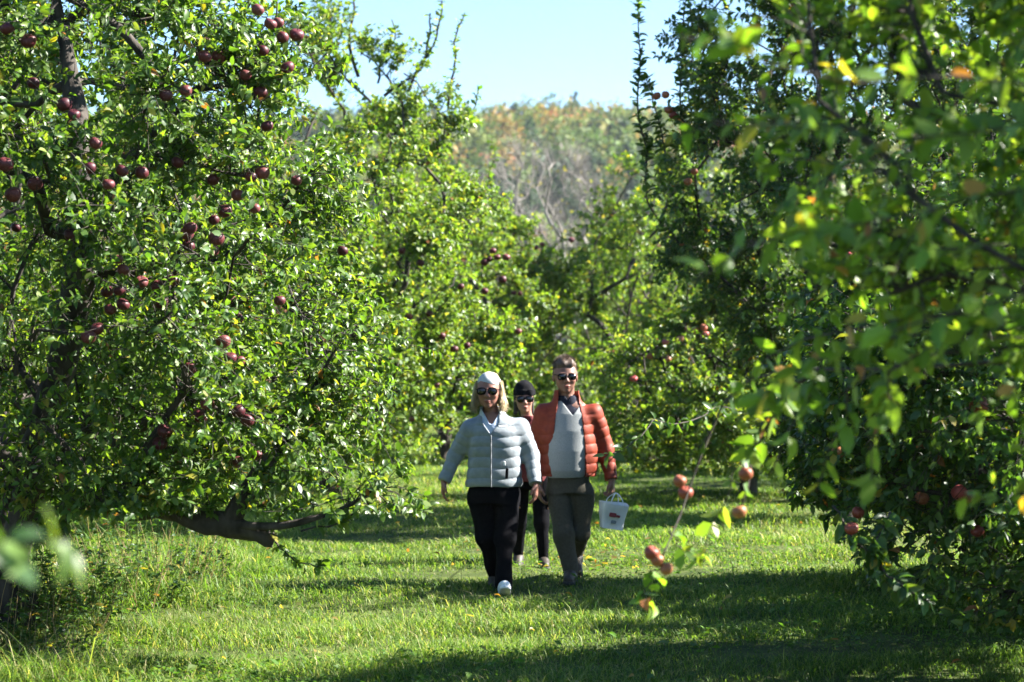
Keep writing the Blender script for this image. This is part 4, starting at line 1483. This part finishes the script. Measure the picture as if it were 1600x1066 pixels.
ps = []
for i in range(420):
    sx = -1 if i % 2 else 1
    yy = srng.uniform(-.03, .09)
    x1 = sx * (.070 + srng.uniform(0, .02))
    ps.append([q(x1, yy, .05 + srng.uniform(-.02, .02)), q(sx * (.088 + srng.normal() * .008), yy + srng.normal() * .01, -.03), q(sx * (.099 + srng.normal() * .012), yy - .01 + srng.normal() * .015, -.085),
               q(sx * (.100 + srng.normal() * .018), yy - .02 + srng.normal() * .02, -.122 + srng.normal() * .018)])
strands(hw0, ps, M_BLOND)
S = SDF(hc - .2, hc + .2, .005)
S.ell(q(0, .014, .040), np.array([.090, .108, .098]), .0)
S.cut(lambda X, Y, Z: (hc[2] + .040 + (Y - hc[1]) * -.10) - Z)
S.wrinkle(.002, 60, 22)
mobj('headband', S.mesh('headband', M_WHITEKNIT), W)
sunglasses(q, W, 1.0, 1.08, 1.08)

# ---------------------------------------------------------------- the man in the orange jacket
YM = 16.3
Mn = empty('person', (P(888, 908, YM)[0], YM, float(ground_z(np.array(.43), np.array(YM)))))
tag(Mn, 'man in an open orange puffer jacket over a grey sweater carrying a white bag', 'person')
k_ = YM / FPX


def mp_(px, py, y=0.0):
    return np.array([(px - 888) * k_, y, (908 - py) * k_])


LO, HI = (-.48, -.42, -.04), (.50, .62, 1.80)
S = SDF(LO, HI, HV)
hc = mp_(883, 588, -.03)
q = head(S, hc, .10, 1.10, 1.08)
S.cap(mp_(886, 640, .01), mp_(885, 606, .0), .062, .060, .02)
shL, shR = mp_(848, 644, .0), mp_(927, 643, .0)
elL, elR = mp_(836, 700, .05), mp_(947, 698, .04)
wrL, wrR = mp_(842, 754, -.04), mp_(955, 748, -.04)
S.prof([(.78, .0, 0, .14, .10), (1.0, .0, 0, .145, .11), (1.2, .0, 0, .17, .11), (1.34, .0, .01, .15, .09), (1.41, -.01, .01, .07, .06)])
for sh_, el_, wr_ in ((shL, elL, wrL), (shR, elR, wrR)):
    S.cap(sh_, el_, .05, .04)
    S.cap(el_, wr_, .04, .029)
hand(S, wrL, (.05, -.1, -1), (.2, -1, 0), (1, .2, 0), .5, 1.08)
hand(S, wrR, (.06, -.02, -1), (-.35, -1, 0), (-1, .35, -.1), 1.15, 1.08)
hipL, hipR = mp_(872, 765), mp_(910, 765)
knL, knR = mp_(881, 835, -.08), mp_(908, 832, .03)
anL, anR = mp_(891, 889, -.10), mp_(903, 868, .36)
for hp_, kn_, an_ in ((hipL, knL, anL), (hipR, knR, anR)):
    S.cap(hp_, kn_, .070, .05)
    S.cap(kn_, an_, .05, .036)
mobj('body', S.mesh('body', M_SKIN, skin_col((.20, .10, .072), q)), Mn)

S = SDF(LO, HI, HV)
S.prof([(.68, .008, .0, .158, .115), (.78, .006, .0, .158, .12), (.85, .006, 0, .155, .12)], .05)
for hp_, kn_, an_ in ((hipL, knL, anL), (hipR, knR, anR)):
    S.cap(hp_ - np.array([0, 0, .02]), kn_, .092, .074, .03)
    S.cap(kn_, an_, .074, .057, .03)
S.wrinkle(.007, 24, 33, (1, 1, .8))
S.wrinkle(.009, 12, 34, (1, 1, 1.4))
S.cut(lambda X, Y, Z: Z - .84)
mobj('trousers', S.mesh('trousers', M_OLIVE), Mn)
shoe(Mn, anL, (-.15, -1), M_SHOED, .05, 1.08)
shoe(Mn, anR, (.1, -1), M_SHOED, -.75, 1.08)

S = SDF(LO, HI, HV)
S.prof([(.795, -.006, -.01, .150, .125), (.85, -.006, -.015, .158, .14), (1.0, -.004, -.015, .165, .148), (1.15, -.002, -.01, .172, .14), (1.28, -.002, .0, .170, .118), (1.35, -.005, .005, .12, .09), (1.39, -.008, .008, .078, .075)], .02)
S.wrinkle(.006, 14, 35, (1, 1, .7))
S.cut(lambda X, Y, Z: np.where(Y < .0, (Z - 1.27) * .75 - np.abs(X - .030), -1.0))
mobj('sweater', S.mesh('sweater', M_SWEAT), Mn)
S = SDF((-.2, -.25, 1.2), (.2, .2, 1.48), .005)
S.prof([(1.24, .0, -.003, .150, .116), (1.30, -.001, .002, .135, .102), (1.35, -.005, .006, .10, .083), (1.42, -.010, .006, .074, .072)], .01)
S.cut(lambda X, Y, Z: np.where(Y < .0, (Z - 1.385) * .6 - np.abs(X + .008), -1.0))
S.cut(lambda X, Y, Z: np.where(Z > 1.40, .064 - np.sqrt((X + .010) ** 2 + (Y - .004) ** 2), -1.0))
mobj('collar_shirt', S.mesh('collar_shirt', M_NAVY), Mn)

S = SDF(LO, HI, HV)
S.prof([(.80, .006, .01, .205, .150), (.88, .006, .01, .212, .158), (1.0, .004, .01, .218, .165), (1.15, .0, .01, .214, .155), (1.26, -.002, .01, .205, .136), (1.33, -.004, .012, .155, .108), (1.38, -.008, .014, .105, .088), (1.41, -.008, .014, .09, .082)], .02, (.075, .008, .0))
for sh_, el_, wr_ in ((shL, elL, wrL), (shR, elR, wrR)):
    u_ = norm(wr_ - el_)
    S.cap(sh_ + np.array([0, 0, -.01]), el_, .071, .063, .045, 1.0, (.072, .0075, .02))
    S.cap(el_, wr_, .061, .050, .025, 1.0, (.070, .0065, .0))
S.prof([(1.37, -.008, .012, .098, .090), (1.43, -.010, .016, .094, .090), (1.455, -.010, .018, .094, .09)], .02)
S.wrinkle(.006, 34, 37, (1, 1, .7))
S.wrinkle(.008, 11, 38)
S.cut(lambda X, Y, Z: np.where(Y < -.01, np.interp(Z, [.75, 1.0, 1.25, 1.36, 1.5], [.128, .124, .100, .080, .070]) - np.abs(X - .0), -1.0))
S.cut(lambda X, Y, Z: np.where(Z > 1.36, .078 - np.sqrt((X + .010) ** 2 + (Y - .006) ** 2), -1.0))
S.cut(lambda X, Y, Z: np.where(np.abs(X - .005) < .235, .803 - Z, -1.0))
for sh_, el_, wr_ in ((shL, elL, wrL), (shR, elR, wrR)):
    u_ = norm(wr_ - el_)
    S.cut(lambda X, Y, Z: np.where(Z < el_[2] - .1, np.where(np.abs(X - wr_[0]) < .13, (X - wr_[0]) * u_[0] + (Y - wr_[1]) * u_[1] + (Z - wr_[2]) * u_[2] - .004, -1), -1))
mobj('jacket', S.mesh('jacket', M_ORANGE), Mn)

S = SDF(hc - .2, hc + .24, .005)
S.ell(q(0, .022, .048), np.array([.086, .104, .098]) * 1.03, .02)
S.ell(q(.0, -.030, .085), np.array([.070, .055, .040]), .03)
S.cap(q(-.078, .015, .02), q(-.078, .012, -.012), .016, .010, .02)
S.cap(q(.078, .015, .02), q(.078, .012, -.012), .016, .010, .02)
S.cut(lambda X, Y, Z: np.where(Y < hc[1] - .010, hc[2] + .041 - Z, -1.0))
S.cut(lambda X, Y, Z: hc[2] - .06 - Z)
S.wrinkle(.006, 70, 41, (1, 1, .8))
hm0 = mobj('hair', S.mesh('hair', M_BROWN), Mn)
ps = []
for i in range(900):
    d_ = norm(srng.normal(size=3) * np.array([1, 1, .8]) + np.array([0, .25, .75]))
    if d_[2] < -.05 or (d_[1] < -.45 and d_[2] < .55):
        continue
    b_ = np.array([0, .022, .048]) + d_ * np.array([.086, .104, .098])
    t_ = norm(d_ * .7 + np.array([srng.normal() * .4, -.25 + srng.normal() * .4, .2]))
    ps.append([q(*(b_ - d_ * .01)), q(*(b_ + t_ * .008)), q(*(b_ + t_ * .018 + np.array([0, 0, -.003])))])
strands(hm0, ps, M_BROWN, .0022)
sunglasses(q, Mn, 1.06, 1.06, 1.0)

# ---------------------------------------------------------------- the woman behind them
YB_ = 17.7
B_ = empty('person', (P(829, 880, YB_)[0], YB_, float(ground_z(np.array(.15), np.array(YB_)))))
tag(B_, 'woman in a black knit hat half hidden between the other two walkers', 'person')
k_ = YB_ / FPX


def bp_(px, py, y=0.0):
    return np.array([(px - 829) * k_, y, (880 - py) * k_])


LO, HI = (-.45, -.40, -.04), (.45, .40, 1.66)
S = SDF(LO, HI, HV)
hc = bp_(819, 619, -.03)
q = head(S, hc, .08, 1.0, .98)
S.cap(bp_(825, 660, .01), bp_(822, 632, .0), .052, .050, .02)
shL, shR = bp_(799, 668, .0), bp_(856, 668, .0)
elL, elR = bp_(795, 722, .05), bp_(862, 722, .05)
wrL, wrR = bp_(803, 762, -.06), bp_(862, 765, -.06)
S.prof([(.72, .0, 0, .13, .09), (.9, .0, 0, .125, .09), (1.08, .0, 0, .14, .09), (1.16, .0, .01, .11, .07)])
for sh_, el_, wr_ in ((shL, elL, wrL), (shR, elR, wrR)):
    S.cap(sh_, el_, .043, .034)
    S.cap(el_, wr_, .034, .024)
hand(S, wrL, (.02, -.15, -1), (.2, -1, 0), (1, .2, 0), .5, .95)
hand(S, wrR, (.0, -.15, -1), (-.2, -1, 0), (-1, .2, 0), .5, .95)
hipL, hipR = bp_(812, 742), bp_(846, 742)
knL, knR = bp_(811, 810, .04), bp_(846, 812, -.08)
anL, anR = bp_(810, 864, .16), bp_(849, 866, -.10)
for hp_, kn_, an_ in ((hipL, knL, anL), (hipR, knR, anR)):
    S.cap(hp_, kn_, .066, .046)
    S.cap(kn_, an_, .046, .03)
mobj('body', S.mesh('body', M_SKIN, skin_col((.40, .20, .15), q)), B_)
S = SDF(LO, HI, HV)
S.prof([(.64, .0, .0, .168, .115), (.72, .0, .0, .168, .118), (.80, .0, 0, .150, .11)], .05)
for hp_, kn_, an_ in ((hipL, knL, anL), (hipR, knR, anR)):
    S.cap(hp_, kn_, .090, .060, .03)
    S.cap(kn_, an_, .060, .042, .03)
S.wrinkle(.003, 30, 43)
mobj('leggings', S.mesh('leggings', M_BLACK), B_)
shoe(B_, anR, (.1, -1), M_SHOED, .05, .95)
shoe(B_, anL, (-.05, -1), M_SHOED, -.3, .95)
S = SDF(LO, HI, HV)
S.prof([(.70, .0, .0, .175, .128), (.85, .0, .0, .168, .125), (1.0, .0, .0, .168, .122), (1.10, .0, .0, .165, .108), (1.16, .0, .01, .12, .088), (1.20, -.01, .01, .075, .07), (1.24, -.02, .01, .066, .066)], .02)
for sh_, el_, wr_ in ((shL, elL, wrL), (shR, elR, wrR)):
    S.cap(sh_, el_, .066, .056, .035)
    S.cap(el_, wr_, .055, .042, .02)
S.wrinkle(.006, 24, 45)
S.cut(lambda X, Y, Z: .704 - Z + np.where(np.abs(X) > .18, -.2, 0))
mobj('jacket', S.mesh('jacket', M_MAROON), B_)
S = SDF(hc - .22, hc + .2, .005)
S.ell(q(0, .026, .020), np.array([.080, .094, .092]), .02)
for sx in (-1, 1):
    S.cap(q(sx * .066, .02, .0), q(sx * .072, .02, -.12), .022, .020, .02)
S.cap(q(0, .07, .0), q(0, .07, -.11), .05, .045, .03)
S.cut(lambda X, Y, Z: np.where(Y < hc[1] - .012, .064 - np.abs(X - hc[0]), -1.0))
S.wrinkle(.005, 60, 47, (1.5, 1.5, .4))
mobj('hair', S.mesh('hair', M_DARKHAIR), B_)
S = SDF(hc - .2, hc + .26, .005)
S.ell(q(0, .014, .052), np.array([.088, .106, .106]), .02)
S.prof([(hc[2] + .030, hc[0], hc[1] + .012, .090, .108), (hc[2] + .075, hc[0], hc[1] + .012, .090, .108)], .01)
S.cut(lambda X, Y, Z: (hc[2] + .030) - Z)
S.wrinkle(.003, 70, 49, (1, 1, .5))
mobj('knit_hat', S.mesh('knit_hat', M_BLACKKNIT), B_)
sunglasses(q, B_, .98, .98, 1.15)

# ---------------------------------------------------------------- the white apple bag in the man's hand
M_BAG = plain_mat('white_plastic', (.68, .70, .72), (.76, .78, .80), 14, .38, .35, spec=.5, dist=.01)
M_PRINT = plain_mat('red_print', (.20, .035, .045), (.30, .07, .08), 60, .5, .0)
M_PRINTG = plain_mat('grey_print', (.16, .20, .24), (.22, .26, .30), 60, .5, .0)
bagc = P(957, 806, 16.22)
bag = empty('picking_bag', bagc)
bag.scale = (.92, .92, .92)
bag.rotation_euler = (.05, math.radians(9), math.radians(16))
tag(bag, 'white plastic picking bag with a red print hanging from the hand of the man', 'bag')
bg_ = Geo()
nx_, nz2_ = 14, 14
rows = []
brng = Noise(9, 16)
for kz in range(nz2_ + 1):
    fz = kz / nz2_
    hw_b = .094 + .022 * fz
    hd = .060 + .010 * fz
    ring = []
    for kx in range(4 * nx_):
        an = 2 * math.pi * (kx + .5) / (4 * nx_)
        cu, sv = math.cos(an), math.sin(an)
        ring.append((hw_b * np.sign(cu) * abs(cu) ** .32, hd * np.sign(sv) * abs(sv) ** .42, -.105 + .21 * fz))
    rows.append(ring)
V = np.array(rows).reshape(-1, 3)
V = V + np.stack([brng(V) * .007, brng(V + 2) * .011, brng(V + 5) * .007 * (V[:, 2] > .08)], -1)
nr = 4 * nx_
F = []
for kz in range(nz2_):
    for kx in range(nr):
        a_ = kz * nr + kx
        b_ = kz * nr + (kx + 1) % nr
        F.append((a_, b_, b_ + nr, a_ + nr))
F = np.array(F)
bg_.add(V, F.ravel(), np.full(len(F), 4))
bg_.add(V[:nr], np.arange(nr)[::-1], [nr])
inner = V[-nr:] * np.array([.97, .95, 1]) - np.array([0, 0, .03])
bg_.add(np.concatenate([V[-nr:], inner]), np.array([(k, (k + 1) % nr, nr + (k + 1) % nr, nr + k) for k in range(nr)]).ravel(), np.full(nr, 4))
bg_.add(inner, np.arange(nr), [nr])
mobj('bag_body', bg_.mesh('bag_body', M_BAG), bag)
for sy in (-1, 1):
    hpnts = np.array([(-.055, sy * .066, .09), (-.045, sy * .055, .14), (-.012, sy * .012, .185), (.012, sy * .012, .185), (.045, sy * .055, .14), (.055, sy * .066, .09)])
    v, f, c = tube_chain(catmull(hpnts, 24), np.full(24, .0045), 6)
    mobj('handle', mesh_np('handle', v, f.ravel(), np.full(len(f), 4), M_BAG), bag)
patch('apple_print', bag, M_PRINT, (-.022, -.0665, .012), (1, 0, 0), (0, -.05, 1), (0, -1, 0), .030, .018, .003)
patch('apple_print', bag, M_PRINT, (.026, -.0665, .006), (1, 0, 0), (0, -.05, 1), (0, -1, 0), .016, .010, .003)
patch('grey_print', bag, M_PRINTG, (-.005, -.0650, -.045), (1, 0, 0), (0, -.05, 1), (0, -1, 0), .022, .014, .003)

# ------------------------------------------------------------------ the air
HAZE = 0.00010
if HAZE > 0:
    m, t, out = new_mat('haze_air')
    pv = nd(t, 'ShaderNodeVolumePrincipled')
    pv.inputs['Color'].default_value = (.86, .92, 1.0, 1)
    pv.inputs['Density'].default_value = HAZE
    pv.inputs['Anisotropy'].default_value = .3
    t.links.new(pv.outputs[0], out.inputs['Volume'])
    x0, x1, y0, y1, z0, z1 = -290, 290, -12, 930, -2.5, 75
    V = np.array([(x, y, z) for z in (z0, z1) for y in (y0, y1) for x in (x0, x1)], float)
    F = np.array([(0, 2, 3, 1), (4, 5, 7, 6), (0, 1, 5, 4), (2, 6, 7, 3), (0, 4, 6, 2), (1, 3, 7, 5)])
    tag(mobj('haze', mesh_np('haze', V, F.ravel(), np.full(6, 4), m, smooth=False)), kind='stuff')
